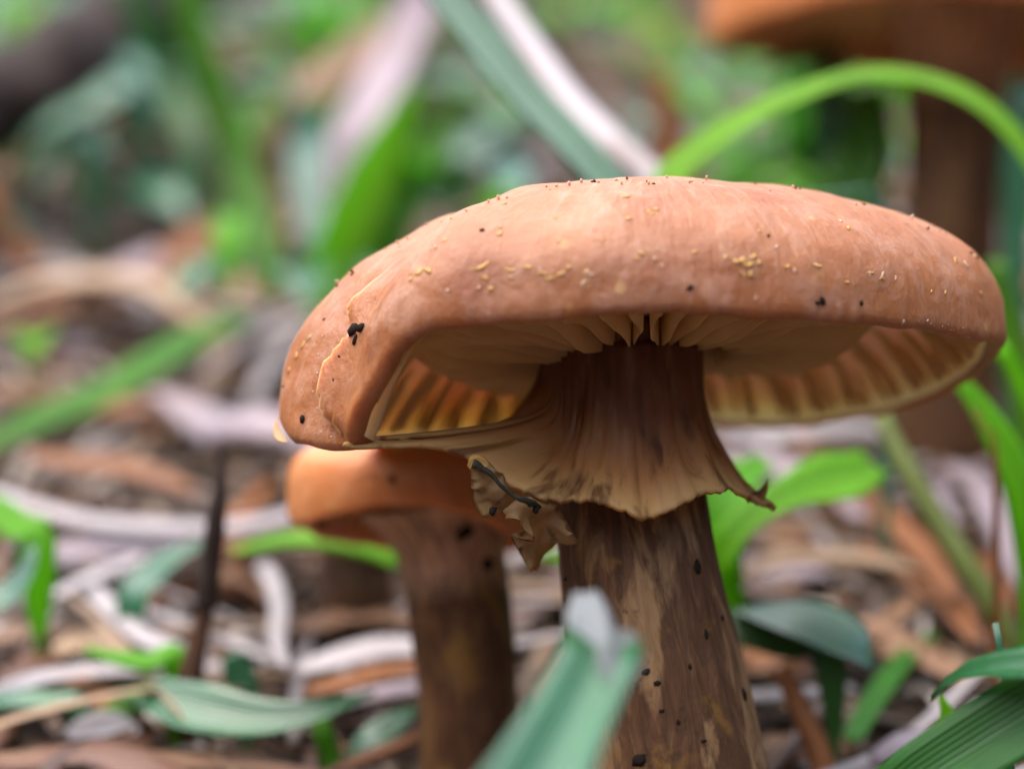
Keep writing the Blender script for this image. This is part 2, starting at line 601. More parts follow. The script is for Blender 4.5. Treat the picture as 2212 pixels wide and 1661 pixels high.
# ================================================================== MUSHROOMS
def lathe_cap(rim, apex, n_fun, plate_z, lip=0.11, nth=220, tilt=(0.0, 0.0), pw=6.5, nph=46, nin=26, wob=0.02, seed=0, seam=None, disp=0.012, thin_far=0.0):
    """closed cap solid. rim: list of points (cm). returns mesh data and helper giving the underside height"""
    R = even(cr(rim, 600, True), nth, True)
    A = apex
    rows = []
    # top, from the apex to the rim
    for j in range(nph):
        ph = (j / (nph - 1)) ** 0.9 * math.pi / 2
        row = []
        for i in range(nth):
            r = R[i]
            n = n_fun(i / nth)
            if j == 0:
                u_, h_ = 0.012, 1.0
            else:
                u_ = max(0.012, math.sin(ph) ** (2 / n))
                h_ = max(0.0, math.cos(ph)) ** (2 / n)
            p = Vector((A.x + (r.x - A.x) * u_, A.y + (r.y - A.y) * u_, r.z + (A.z - r.z) * h_))
            out = Vector((r.x - A.x, r.y - A.y, 0)).normalized()
            nd = (out * u_ + Vector((0, 0, 1)) * (h_ + 0.15)).normalized()
            k = disp * (noise.noise(p * 1.6 + Vector((seed, 0, 0))) * 3.0 + noise.noise(p * 5 + Vector((0, seed, 0))) * 0.9 + noise.noise(p * 14) * 0.28)
            if seam:
                k += seam(i / nth, u_, h_)
            row.append(p + nd * k * min(1, u_ * 4))
        rows.append(row)
    last = rows[-1]
    # rounded lip
    def inner(i, fr, dz):
        r = last[i]
        fr *= 1 - thin_far * sstep(A.y + 0.6, A.y + 2.6, r.y)
        out = Vector((r.x - A.x, r.y - A.y, 0))
        L = out.length
        return Vector((A.x + out.x * (1 - fr / L), A.y + out.y * (1 - fr / L), r.z + dz))
    for fr, dz in ((0.02 * lip / 0.11, -0.055 * lip / 0.11), (0.07 * lip / 0.11, -0.095 * lip / 0.11), (0.14 * lip / 0.11, -0.085 * lip / 0.11), (0.20 * lip / 0.11, -0.03 * lip / 0.11)):
        rows.append([inner(i, fr, dz * (1 + 0.35 * noise.noise(Vector((i * 0.22, seed, 0))))) for i in range(nth)])
    edge = rows[-1]
    def under(i, s):
        """point on the flesh under the cap, s 0 at the rim, 1 at the middle"""
        e = edge[i % nth]
        x, y = e.x + (A.x - e.x) * s, e.y + (A.y - e.y) * s
        pz = plate_z + tilt[0] * (x - A.x) + tilt[1] * (y - A.y)
        pz = max(pz, e.z + 0.12)
        z = e.z + (pz - e.z) * (1 - (1 - s) ** pw)
        return Vector((x, y, z))
    for j in range(1, nin):
        s = j / nin * 0.98
        rows.append([under(i, s) for i in range(nth)])
    v, f, u = grid(rows, True, (True, True))
    # uv: u round the cap, v from apex to rim
    return v, f, u, under, nth

def gill_mesh(under, i0, nth, s0, s1, height, thick, seed, sway=0.03, ns=14, deep=0.0):
    verts, faces = [], []
    for j in range(ns):
        t = j / (ns - 1)
        s = s0 + (s1 - s0) * t
        sh = sway * noise.noise(Vector((seed * 1.7, t * 2.4, 0.0))) * 2
        h = height(s, t) * (1 + 0.1 * max(-0.2, under(i0, 0).y - 26.0) * deep) * (1 + 0.2 * noise.noise(Vector((seed * 2.3, t * 3, 3.0))))
        a = under(i0, s)
        b = under(i0 + 1, s)
        tg = (b - a)
        tg.z = 0
        tg = tg.normalized() if tg.length > 1e-6 else Vector((1, 0, 0))
        top = a + Vector((0, 0, 0.03))
        bot = a + Vector((0, 0, -h)) + tg * sh
        mid = a + Vector((0, 0, -h * 0.55)) + tg * sh * 0.8
        th = thick * (1 - 0.3 * t)
        for p, k in ((top, 0.5), (mid, 0.42), (bot, 0.16)):
            verts.append(p - tg * th * k)
        for p, k in ((bot, 0.16), (mid, 0.42), (top, 0.5)):
            verts.append(p + tg * th * k)
    for j in range(ns - 1):
        for k in range(6):
            k2 = (k + 1) % 6
            faces.append((j * 6 + k, j * 6 + k2, (j + 1) * 6 + k2, (j + 1) * 6 + k))
    faces.append((5, 4, 3, 2, 1, 0))
    faces.append(tuple((ns - 1) * 6 + k for k in range(6)))
    return make_mesh('gill', verts, faces)

def stipe_rows(ctr, radii, ns, nc, lumpy, seed, ridge=0.0):
    c = even(cr(ctr, 240), ns)
    # radius follows the same even spacing
    dense = cr([Vector((a.x, a.y, a.z)) for a in ctr], 240)
    rr = cr([float(r) for r in radii], 240)
    rows = []
    for i in range(ns):
        # nearest dense sample gives the radius
        best = min(range(240), key=lambda k: (dense[k] - c[i]).length_squared)
        r = rr[best]
        tg = (c[min(ns - 1, i + 1)] - c[max(0, i - 1)]).normalized()
        a = tg.cross(Vector((0, -1, 0))).normalized()
        b = a.cross(tg).normalized()
        row = []
        for k in range(nc):
            t = 2 * math.pi * k / nc
            q = r * (1 + lumpy * noise.noise(Vector((math.cos(t) * 1.1 + seed, math.sin(t) * 1.1, i * 5.0 / ns)))
                     + ridge * noise.noise(Vector((math.cos(t) * 9, math.sin(t) * 9 + seed, i * 3.0 / ns)))
                     + ridge * 0.6 * noise.noise(Vector((math.cos(t) * 22, math.sin(t) * 22 + seed, i * 9.0 / ns))))
            row.append(c[i] + a * (math.cos(t) * q) + b * (math.sin(t) * q))
        rows.append(row)
    return rows

def bvh_of(verts, faces):
    return BVHTree.FromPolygons([Vector(x) for x in verts], faces)

def cast(bvh, px, py):
    o = Vector((0, 0, CAMZ))
    d = (P(px, py, 26) - o).normalized()
    h, n = bvh.ray_cast(o, d)[:2]
    if h is not None and n.dot(d) > 0:
        n = -n
    return h, n

# ---------------- the big mushroom
mush = empty('mushroom', (1.35, 26, ground(1.35, 26)), 'large honey-brown mushroom with a torn ring and wide tilted cap, in sharp focus', 'mushroom')
rim_px = [
    (2172, 722, 26.0), (2150, 768, 27.0), (2050, 830, 28.0), (1900, 880, 28.8), (1700, 905, 29.3), (1500, 900, 29.4),
    (1300, 908, 29.4), (1080, 932, 29.2), (900, 944, 28.5), (760, 935, 27.6), (650, 915, 26.8), (603, 895, 25.9), (628, 935, 25.0),
    (690, 950, 24.5), (752, 948, 24.05), (775, 880, 23.7), (812, 795, 23.4), (855, 732, 23.2), (910, 696, 23.0), (1000, 682, 22.85),
    (1180, 668, 22.65), (1380, 652, 22.55), (1560, 658, 22.7), (1720, 670, 22.95), (1880, 680, 23.5), (2010, 694, 24.2), (2110, 712, 25.0)]
rim_px = [(a, b, d if d > 26 else 26 - (26 - d) * 0.74) for a, b, d in rim_px]
rim = [P(*q) for q in rim_px]
apexP = P(1400, 391, 25.8)
def cap_n(t):
    # rounder on the folded left side, flatter elsewhere
    left = math.exp(-((t - 0.50) / 0.13) ** 2)
    return 2.45 - 0.42 * left
_R = even(cr(rim, 600, True), 300, True)
_sp = P(728, 950, 24.42)
SEAM_T = min(range(300), key=lambda k: (_R[k] - _sp).length) / 300
def seam_fun(t, u_, h_):
    # overlapping fold on the left lobe: a raised edge, the skin beyond it sunk
    s0 = SEAM_T - 0.026 * math.sin(math.pi * min(1, h_ / 0.4)) - 0.022 * sstep(0.2, 0.5, h_) + 0.005 * noise.noise(Vector((u_ * 14, h_ * 9, 1.0)))
    k = sstep(0.80, 0.89, u_)
    if k <= 0:
        return 0
    d = t - s0
    if d < 0:
        return -0.055 * k * math.exp(-(d / 0.022) ** 2)
    return k * 0.075 * math.exp(-(d / 0.030) ** 2)
cv, cf, cu, under, NTH = lathe_cap(rim, apexP, cap_n, CAMZ + 0.86, 0.11, 300, nph=64, nin=26, tilt=(0.07, -0.15), seed=3.3, seam=seam_fun, thin_far=0.6)
cap = link('cap', make_mesh('cap', cv, cf, cu), M['cap'], mush)
cap.data.materials.append(M['flesh'])
for pl in cap.data.polygons:
    lo_ = min(pl.vertices)
    if lo_ >= 300 * 67:
        pl.material_index = 1
cap_bvh = bvh_of(cv, cf)

NG = 48
for k in range(NG * 2):
    i0 = int(k * NTH / (NG * 2) + rnd.uniform(-0.5, 0.5)) % NTH
    e0 = under(i0, 0)
    near = 1 - sstep(24.2, 25.6, e0.y)          # on the near side the gills run right to the rim
    full = k % 2 == 0
    if full:
        sA = 0.03 + 0.20 * (1 - near) + rnd.uniform(-0.015, 0.015)
        sB = rnd.uniform(0.72, 0.79)
    else:
        sA = 0.02
        sB = rnd.uniform(0.3, 0.5) if near > 0.5 else rnd.uniform(0.16, 0.27)
    def hgt(s, t, full=full, near=near):
        if full:
            return 0.03 + (0.40 + 0.17 * (1 - near)) * sstep(0.0, 0.42, t) + 0.15 * near * sstep(0.45, 0.85, t)
        return (0.05 + 0.09 * math.sin(math.pi * min(1, t * 1.05 + 0.02)))
    g = link('gill', gill_mesh(under, i0, NTH, sA, sB, hgt, rnd.uniform(0.075, 0.12), k * 1.31, 0.06, 14, 0.0), M['gill'], cap)
for k in range(NG * 2):                          # more short gills lining the margin behind
    i0 = int((k + 0.5) * NTH / (NG * 2)) % NTH
    if under(i0, 0).y < 26:
        continue
    g = link('gill', gill_mesh(under, i0, NTH, 0.015, rnd.uniform(0.08, 0.2), lambda s, t: 0.03 + 0.08 * math.sin(math.pi * min(1, t + 0.05)), rnd.uniform(0.03, 0.05), k * 2.11, 0.04, 8), M['gill'], cap)

SX = [(1335, 690), (1338, 760), (1345, 850), (1352, 980), (1362, 1090), (1376, 1200), (1394, 1310), (1425, 1480), (1455, 1661), (1480, 1850), (1492, 2090)]
SR = [178, 163, 160, 160, 163, 168, 175, 188, 204, 222, 232]
ctr = [P(px, py, 26) for px, py in SX]
srow = stipe_rows(ctr, [r / PPC for r in SR], 110, 120, 0.035, 2.0, 0.018)
sv, sf, su = grid(srow, True, (True, True))
stipe = link('stipe', make_mesh('stipe', sv, sf, su), M['stipe'], mush)
stipe_bvh = bvh_of(sv, sf)

# ring: torn veil hanging from the stem, one strip still tied to the folded rim
edge_px = [(1668, 1097, 26.0), (1620, 1079, 25.5), (1575, 1058, 25.2), (1530, 1066, 24.98), (1480, 1086, 24.85), (1432, 1108, 24.75),
           (1385, 1119, 24.7), (1340, 1103, 24.7), (1290, 1083, 24.7), (1220, 1083, 24.75), (1150, 1069, 24.8), (1090, 1040, 24.85), (1045, 1010, 24.85),
           (1000, 984, 24.8), (920, 964, 24.7), (840, 964, 24.62), (752, 966, 24.52), (756, 952, 24.56), (900, 944, 24.85), (1010, 936, 25.3),
           (1070, 950, 26.2), (1150, 1000, 27.0), (1270, 1030, 27.35), (1400, 1035, 27.4), (1510, 1035, 27.1), (1580, 1045, 26.7), (1622, 1062, 26.3)]
E = cr([P(*q) for q in edge_px], 700, True)
E = even(E, 260, True)
zc = CAMZ + (830.5 - 742) / PPC
scx, scy = P(1345, 850, 26).x, 26.0
rows = []
NS = 34
ang = [math.atan2(e.y - scy, e.x - scx) for e in E]
for j in range(NS):
    s = j / (NS - 1)
    row = []
    for i, e in enumerate(E):
        a = ang[i]
        st = Vector((scx + math.cos(a) * 0.745, scy + math.sin(a) * 0.745, zc))
        xy = s ** (2.0 + 5.0 * sstep(1.2, 1.8, math.hypot(e.x - scx, e.y - scy)))
        zz = s ** 0.92
        p = Vector((st.x + (e.x - st.x) * xy, st.y + (e.y - st.y) * xy, st.z + (e.z - st.z) * zz))
        out = Vector((math.cos(a), math.sin(a), 0))
        reach = math.hypot(e.x - scx, e.y - scy)
        am = 0.015 + 0.075 * sstep(0.3, 0.8, s) * (1 if reach < 1.9 else 0.25)
        p += out * am * (noise.noise(Vector((a * 5.5, s * 1.2, 2.0))) + 0.6 * noise.noise(Vector((a * 14, s * 1.5, 7.0))))
        if s > 0.85 and reach < 1.9:
            p.z += (s - 0.85) / 0.15 * (0.035 * noise.noise(Vector((a * 16, 0, 5.0))) + 0.03 * noise.noise(Vector((a * 47, 0, 9.0))))
        row.append(p)
    rows.append(row)
rv, rf, ru = grid(rows, True)
ring = link('ring', make_mesh('ring', rv, rf, ru), M['ring'], mush)
ring['label'] = 'torn brown ring of veil skin with frayed pale hem'
sm = ring.modifiers.new('thickness', 'SOLIDIFY')
sm.thickness = 0.045 * S
sm.offset = 0
ring_bvh = bvh_of(rv, rf)
link('veil_tatter', blade_mesh('veil_tatter', [P(1620, 1078, 25.6), P(1642, 1070, 25.75), P(1655, 1050, 25.85), P(1661, 1030, 25.9)], [0.10, 0.11, 0.06, 0.006], CAMDIR, 0.3, 0, 0.02, 10), M['ring'], mush)
link('veil_tatter', blade_mesh('veil_tatter', [P(598, 905, 25.85), P(597, 925, 25.75), P(604, 945, 25.6), P(620, 955, 25.4)], [0.02, 0.07, 0.08, 0.02], CAMDIR, 0.3, 0, 0.03, 10), M['gill'], mush)

# yellow scales left from the veil, on the cap skin
def lump_mesh(name, r, seed, sub=1):
    bm = bmesh.new()
    bmesh.ops.create_icosphere(bm, subdivisions=sub, radius=1)
    for q in bm.verts:
        n = q.co.normalized()
        q.co = Vector((n.x * r[0], n.y * r[1], n.z * r[2])) * (1 + 0.45 * noise.noise(n * 1.7 + Vector((seed, seed * 2, 0)))) * S
    me = bpy.data.meshes.new(name)
    bm.to_mesh(me)
    bm.free()
    me.polygons.foreach_set('use_smooth', [True] * len(me.polygons))
    return me

def stick_on(name, bvh, px, py, r, mat, parent=None, rot=0.0, seed=0, sink=0.35):
    h, n = cast(bvh, px, py)
    if h is None:
        return None
    me = lump_mesh(name, r, seed)
    o = bpy.data.objects.new(name, me)
    scene.collection.objects.link(o)
    me.materials.append(mat)
    side = Vector((math.cos(rot), 0, math.sin(rot)))
    x = (side - n * side.dot(n)).normalized()
    y = n.cross(x)
    from mathutils import Matrix
    o.rotation_euler = Matrix((x, y, n)).transposed().to_euler()
    o.location = (h + n * r[2] * sink) * S
    if parent:
        base = Vector((0, 0, 0)); p = parent
        while p:
            base += p.location; p = p.parent
        o.location -= base
        o.parent = parent
    return o

flecks = [(1038, 580, .02, .09, 1.9), (1050, 600, .05, .02, -.6), (1100, 585, .015, .05, 1.4), (1105, 600, .03, .015, .2), (1172, 590, .015, .06, 1.5), (1188, 603, .055, .015, 0),
          (1212, 592, .05, .016, .6), (1228, 578, .04, .02, .9), (1268, 588, .02, .045, 1.4), (1140, 578, .02, .05, 1.5), (905, 588, .05, .045, .4), (888, 603, .03, .025, 0), (925, 585, .03, .05, .8),
          (1400, 455, .03, .02, .4), (1418, 452, .03, .024, -.5), (1409, 462, .035, .016, 0), (1358, 472, .04, .022, .1), (1352, 425, .05, .02, .2), (1605, 562, .05, .035, .1), (1628, 556, .04, .03, .5), (1617, 575, .06, .03, 0), (1590, 566, .03, .03, .3), (1640, 568, .025, .03, .8),
          (1700, 578, .02, .05, 1.5), (1766, 575, .018, .05, 1.4), (1385, 548, .018, .04, 1.5), (1378, 560, .03, .015, 0), (1080, 506, .04, .025, .6), (1082, 490, .02, .02, 0), (1640, 500, .02, .015, .2), (1880, 590, .015, .05, 1.6), (1905, 600, .015, .045, 1.5),
          (1090, 440, .03, .015, .2), (1200, 470, .02, .015, .9), (1500, 545, .03, .02, .3), (960, 520, .03, .016, .5), (655, 745, .05, .02, 1.0), (640, 770, .05, .018, 1.2), (625, 800, .04, .02, 1.4), (668, 730, .05, .02, .8), (1830, 610, .015, .04, 1.5), (1300, 520, .02, .014, .1)]
def flake_mesh(a, b, seed):
    r_ = random.Random(seed)
    n_ = 11
    bend_ = r_.uniform(-0.5, 0.5)
    verts, faces = [], []
    for lay in (0.007, 0.0):
        for k in range(n_):
            t = 2 * math.pi * k / n_
            q = 0.55 + 0.75 * r_.random()
            x_, y_ = math.cos(t) * a * q, math.sin(t) * b * q
            if a > b:
                y_ += bend_ * (x_ / a) ** 2 * a
            else:
                x_ += bend_ * (y_ / b) ** 2 * b
            verts.append(Vector((x_, y_, lay * (0.6 + 0.9 * r_.random()))))
    verts.append(Vector((0, 0, 0.01)))
    for k in range(n_):
        k2 = (k + 1) % n_
        faces.append((k, k2, 2 * n_))
        faces.append((k2, k, n_ + k, n_ + k2))
    return make_mesh('cap_scale', verts, faces)
for k, (px, py, a, b, rot) in enumerate(flecks):
    o = stick_on('cap_scale', cap_bvh, px, py, (a, b, 0.0), M['fleck'], cap, rot, k * 1.7)
    if o:
        o.data = flake_mesh(a * 0.85, b * 0.85, k)
        o.data.materials.append(M['fleck'])
def scatter_flakes():
    r_ = random.Random(5)
    for k in range(38):
        px, py = r_.uniform(800, 2120), r_.gauss(585, 40) if r_.random() < 0.6 else r_.uniform(410, 640)
        h, n = cast(cap_bvh, px, py)
        if h is None or h.y > 26:
            continue
        a = r_.uniform(0.008, 0.02); b = r_.uniform(0.012, 0.04)
        o = stick_on('cap_scale', cap_bvh, px, py, (a, b, 0.0), M['fleck'], cap, r_.gauss(0, 0.4))
        o.data = flake_mesh(a, b, 300 + k)
        o.data.materials.append(M['fleck2'] if k % 3 else M['fleck'])
scatter_flakes()
def edge_tufts():
    # tiny fibre tips that break the outline of the cap
    r_ = random.Random(12)
    for k in range(44):
        px = r_.uniform(720, 2150)
        py = 385
        while py < 760:
            h, n = cast(cap_bvh, px, py)
            if h is not None:
                break
            py += 2
        if h is None:
            continue
        py += r_.uniform(0, 14)
        a = r_.uniform(0.008, 0.017)
        stick_on('fibre_tip', cap_bvh, px, py, (a, a, a * r_.uniform(1.0, 2.4)), M['fleck2'] if k % 3 else M['crumb2'], cap, r_.uniform(0, 3), k * 0.37, 0.5)
edge_tufts()
# whitish granules along the fold and on the right margin
_r = random.Random(21)
for k, (px, py) in enumerate([(716, 690), (712, 706), (700, 735), (694, 760), (688, 790), (684, 815), (682, 838), (681, 862), (684, 884), (690, 905), (698, 925), (712, 942),
                              (1985, 688), (1998, 694), (2012, 690), (2024, 700), (2036, 704), (2052, 712), (2064, 716), (2078, 712), (2044, 696), (2090, 722)]):
    a = _r.uniform(0.005, 0.014)
    stick_on('granule', cap_bvh, px + _r.uniform(-7, 7), py + _r.uniform(-9, 9), (a, a * 0.7, a * 0.7), M['granule'], cap, _r.uniform(0, 3), k * 1.1, 0.3)

# soil crumbs on cap and stem, and a dark hole in the stem
tip = empty('soil_crumb', (0, 0, 0), 'black hooked soil crumb on the folded shoulder of the big cap', 'soil crumb')
h, n = cast(cap_bvh, 770, 712)
tip.location = h * S
for (dx, dy, r, rot, sd) in ((-4, 0, (0.075, 0.05, 0.04), 0.5, 1), (12, -3, (0.05, 0.04, 0.04), 0.3, 2), (-2, 22, (0.02, 0.06, 0.022), -0.25, 3)):
    stick_on('lump', cap_bvh, 770 + dx, 712 + dy, r, M['crumb'], tip, rot, sd)
specks = [(1042, 498, .03), (1660, 510, .022), (1776, 650, .05), (1765, 655, .03), (700, 690, .02), (742, 590, .02), (1282, 394, .03), (1412, 398, .022), (1866, 443, .024), (655, 905, .05), (733, 770, .02),
          (1490, 622, .04), (1860, 655, .03), (835, 535, .02), (612, 835, .018), (605, 812, .022), (720, 820, .015), (660, 735, .016)]
for k, (px, py, r) in enumerate(specks):
    o = stick_on('soil_crumb', cap_bvh, px, py, (r, r * 0.6, r * 0.5), M['crumb'], None, k * 0.9, k * 2.2)
    if o:
        tag(o, 'tiny dark soil crumb stuck to the skin of the big cap', 'soil crumb', 'soil crumbs on the big cap')
sspecks = [(1507, 1225, .055, .085), (1402, 806, .025, .025), (1560, 1335, .03, .03), (1525, 1370, .02, .06), (1607, 1500, .03, .07), (1380, 1640, .09, .07), (1430, 1535, .03, .02), (1490, 1440, .02, .03), (1222, 1250, .03, .02), (1222, 1295, .02, .04), (1465, 1560, .025, .03), (1520, 1600, .03, .02), (1395, 1450, .05, .035), (1420, 1475, .04, .03)]  # first entry is a dark hole, drawn as a black lump
for k, (px, py, a, b) in enumerate(sspecks):
    o = stick_on('soil_crumb', stipe_bvh, px, py, (a, b, 0.018), M['crumb'], None, 0.2, k * 1.3, 0.1)
    if o:
        tag(o, 'dark speck in the fibres of the big stem', 'soil crumb', 'soil crumbs on the big stem')

# scrap of dry leaf caught under the ring
husk = empty('leaf_scrap', P(1090, 1080, 24.7), 'dry papery leaf scrap with dark stalk caught under the torn ring', 'leaf scrap')
def paper_mat():
    t = NT('leaf_scrap_paper')
    ob = t.coord('Object')
    n1 = t.noise(ob, 160, 4, 0.6, 0.5)
    n2 = t.noise(ob, 330, 3, 0.6)
    c = t.ramp(n1, [(0.35, (0.36, 0.22, 0.09)), (0.55, (0.55, 0.38, 0.2)), (0.75, (0.62, 0.46, 0.28))])
    c = t.mix(t.ramp(n2, [(0.61, 0.0), (0.66, 0.9)]), c, (0.11, 0.055, 0.015))
    sh = t.princ(c, 0.5, 0.4, t.bump(n1, 0.5, 0.0006))
    return t.done(t.translucent(sh, (0.7, 0.45, 0.2), 0.45))
M['paper'] = paper_mat()
link('blade', blade_mesh('blade', [P(1028, 1000, 24.55), P(1048, 1035, 24.6), P(1062, 1080, 24.7), P(1085, 1105, 24.9)], [0.16, 0.30, 0.34, 0.14], (-0.2, -1, 0.2), -0.35, 0, 0.015, 22, 8, 1.6, 3), M['paper'], husk)
link('blade', blade_mesh('blade', [P(1092, 1112, 24.75), P(1120, 1100, 24.7), P(1150, 1115, 24.85), P(1168, 1150, 25.2), P(1185, 1190, 25.5)], [0.08, 0.36, 0.50, 0.52, 0.40], (-0.1, -1, 0.3), 0.25, 0, 0.015, 22, 8, 1.3, 5), M['paper'], husk)
link('stalk', tube_mesh('stalk', [P(1020, 1003, 24.5), P(1050, 1016, 24.5), P(1085, 1050, 24.52), P(1110, 1072, 24.55), P(1140, 1082, 24.6), P(1166, 1096, 24.8)], [0.045, 0.022, 0.018, 0.026, 0.034, 0.02], 26, 8, 0.7), lump_mat('leaf_stalk_dark', (0.035, 0.032, 0.02), 0.7, 0.2), husk)
link('blade', blade_mesh('blade', [P(1012, 1010, 24.5), P(1025, 1000, 24.5), P(1040, 998, 24.5), P(1056, 1008, 24.5)], [0.04, 0.14, 0.10, 0.03], CAMDIR, 0.3, 0, 0.02, 10), lump_mat('leaf_scrap_ochre', (0.34, 0.17, 0.03), 0.5), husk)
link('bud', lump_mesh('bud', (0.04, 0.03, 0.05), 4.0), M['crumb'], husk, P(1064, 1103, 24.62))
link('bud', lump_mesh('bud', (0.03, 0.03, 0.04), 6.0), M['crumb'], husk, P(1157, 1100, 24.7))

# ---------------- the smaller mushroom behind
D2 = 28.9
m2 = empty('mushroom', (P(1020, 1700, D2).x, D2, ground(P(1020, 1700, D2).x, D2)), 'smaller orange mushroom with dark brown stem, half hidden under the big cap', 'mushroom')
rim2 = [P(*q) for q in [(1215, 1135, 29.2), (1190, 1168, 30.0), (1060, 1176, 30.5), (900, 1172, 30.6), (760, 1160, 30.3), (672, 1142, 29.7), (620, 1108, 29.0),
                        (640, 1120, 28.3), (715, 1100, 27.85), (850, 1078, 27.6), (960, 1084, 27.6), (1060, 1112, 27.8), (1130, 1144, 28.2), (1195, 1162, 28.7)]]
ap2 = P(890, 952, 28.8)
cv2, cf2, cu2, under2, N2 = lathe_cap(rim2, ap2, lambda t: 4.6, ap2.z - 0.42, 0.10, 160, nph=36, nin=16, seed=9.1)
cap2 = link('cap', make_mesh('cap', cv2, cf2, cu2), M['cap2'], m2)
b2 = bvh_of(cv2, cf2)
for k in range(56):
    i0 = int(k * N2 / 56)
    link('gill', gill_mesh(under2, i0, N2, 0.04, 0.62 if k % 2 == 0 else 0.35, lambda s, t: 0.05 + 0.2 * sstep(0, 0.4, s), 0.045, k * 0.77, 0.02, 8), M['gill'], cap2)
ctr2 = [P(px, py, D2) for px, py in [(955, 1080), (962, 1120), (975, 1185), (990, 1300), (1003, 1400), (1010, 1500), (1014, 1661), (1018, 1800)]]
r2 = [wcm(x, D2) for x in (190, 150, 120, 112, 112, 108, 106, 104)]
srow2 = stipe_rows(ctr2, r2, 60, 64, 0.05, 5.0, 0.02)
sv2, sf2, su2 = grid(srow2, True, (True, True))
link('stipe', make_mesh('stipe', sv2, sf2, su2), M['stipe2'], m2)
bs2 = bvh_of(sv2, sf2)
for k, (px, py, a, b, bv) in enumerate([(1006, 1148, .12, .09, bs2), (1102, 1226, .1, .12, bs2), (1052, 1218, .09, .08, bs2), (692, 1128, .07, .05, b2), (900, 1570, .08, .2, bs2)]):
    o = stick_on('soil_crumb', bv, px, py, (a, b, 0.05), M['crumb'], None, 0.3, k * 1.9, 0.2)
    if o:
        tag(o, 'black soil crumb clinging to the smaller orange mushroom', 'soil crumb', 'soil crumbs on the smaller mushroom')
o = stick_on('soil_crumb', b2, 845, 1035, (.045, .045, .03), M['ring'], None, 0, 3)
if o:
    tag(o, 'single white grain on the front of the small orange cap', 'grain')

# ---------------- young mushroom further back
D3 = 32.6
gx = P(770, 1320, D3).x
m3 = empty('mushroom', (gx, D3, ground(gx, D3)), 'stubby young mushroom with dark brown stem behind the smaller orange one', 'mushroom')
ctr3 = [P(768, 1130, D3), P(770, 1200, D3), P(772, 1270, D3), P(772, 1330, D3), P(772, 1380, D3)]
v3, f3, u3 = grid(stipe_rows(ctr3, [wcm(x, D3) for x in (70, 74, 80, 84, 80)], 24, 32, 0.05, 8.0, 0.02), True, (True, True))
link('stipe', make_mesh('stipe', v3, f3, u3), M['stipe3'], m3)
rim3 = [P(768, 1150, D3) + Vector((math.cos(a) * 0.68, math.sin(a) * 0.68, 0.03 * math.sin(3 * a))) for a in [k * math.pi / 5 for k in range(10)]]
v3, f3, u3, und3, n3 = lathe_cap(rim3, P(768, 1050, D3), lambda t: 2.2, P(768, 1120, D3).z, 0.08, 80, nph=20, nin=8, seed=2.2)
link('cap', make_mesh('cap', v3, f3, u3), M['cap2'], m3)

# ---------------- tall mushroom in the background
D4 = 38.0
gx = P(2058, 900, D4).x
m4 = empty('mushroom', (gx, D4, ground(gx, D4)), 'tall blurred mushroom with orange cap and dark stem in the background', 'mushroom')
ctr4 = [P(px, py, D4) for px, py in [(2068, -60), (2068, 100), (2064, 260), (2058, 420), (2052, 600), (2045, 800), (2040, 990)]]
v4, f4, u4 = grid(stipe_rows(ctr4, [wcm(x, D4) for x in (170, 125, 108, 104, 106, 112, 120)], 60, 48, 0.06, 11.0, 0.02), True, (True, True))
link('stipe', make_mesh('stipe', v4, f4, u4), M['stipe2'], m4)
c4 = P(2068, 70, D4)
rim4 = [c4 + Vector((math.cos(a) * 3.5, math.sin(a) * 3.2, -0.12 * math.sin(a) + 0.10 * math.sin(3 * a + 1))) for a in [k * math.pi / 9 for k in range(18)]]
ap4 = P(2068, -260, D4)
v4, f4, u4, und4, n4 = lathe_cap(rim4, ap4, lambda t: 2.5, c4.z + 0.75, 0.13, 140, nph=34, nin=16, seed=6.2)
cap4 = link('cap', make_mesh('cap', v4, f4, u4), M['cap2'], m4)
for k in range(72):
    link('gill', gill_mesh(und4, int(k * n4 / 72), n4, 0.04, 0.76 if k % 2 == 0 else 0.4, lambda s, t: 0.06 + 0.3 * sstep(0, 0.4, s), 0.06, k * 0.61, 0.02, 8), M['gill'], cap4)

# ================================================================== PLANTS AND LITTER SEEN ONE BY ONE
def blade(name, label, cat, pts, widths, mat, face=CAMDIR, cup=0.25, fold=0.0, root=False, group=None, ns=20, ruffle=0.0, thick=0.02, ncs=4, seed=0):
    """pts: (px, py, depth) triples, widths in picture pixels at each point"""
    q = [P(*p) for p in pts]
    w = [wcm(a, p[2]) for a, p in zip(widths, pts)]
    if root:
        m = len(q)
        q = rooted(q)
        w += [min(w[-1], 0.13) if name == 'herb_leaf' else w[-1]] * (len(q) - m)
    me = blade_mesh(name, q, w, face, cup, fold, thick, ns, ncs, ruffle, seed)
    o = link(name, me, mat)
    return tag(o, label, cat, group)

def lying(pts, lift=0.3):
    return [(px, py, dg(py, lift if not isinstance(lift, (list, tuple)) else lift[i])) for i, (px, py) in enumerate(pts)]

G, D = GREENS, DRY
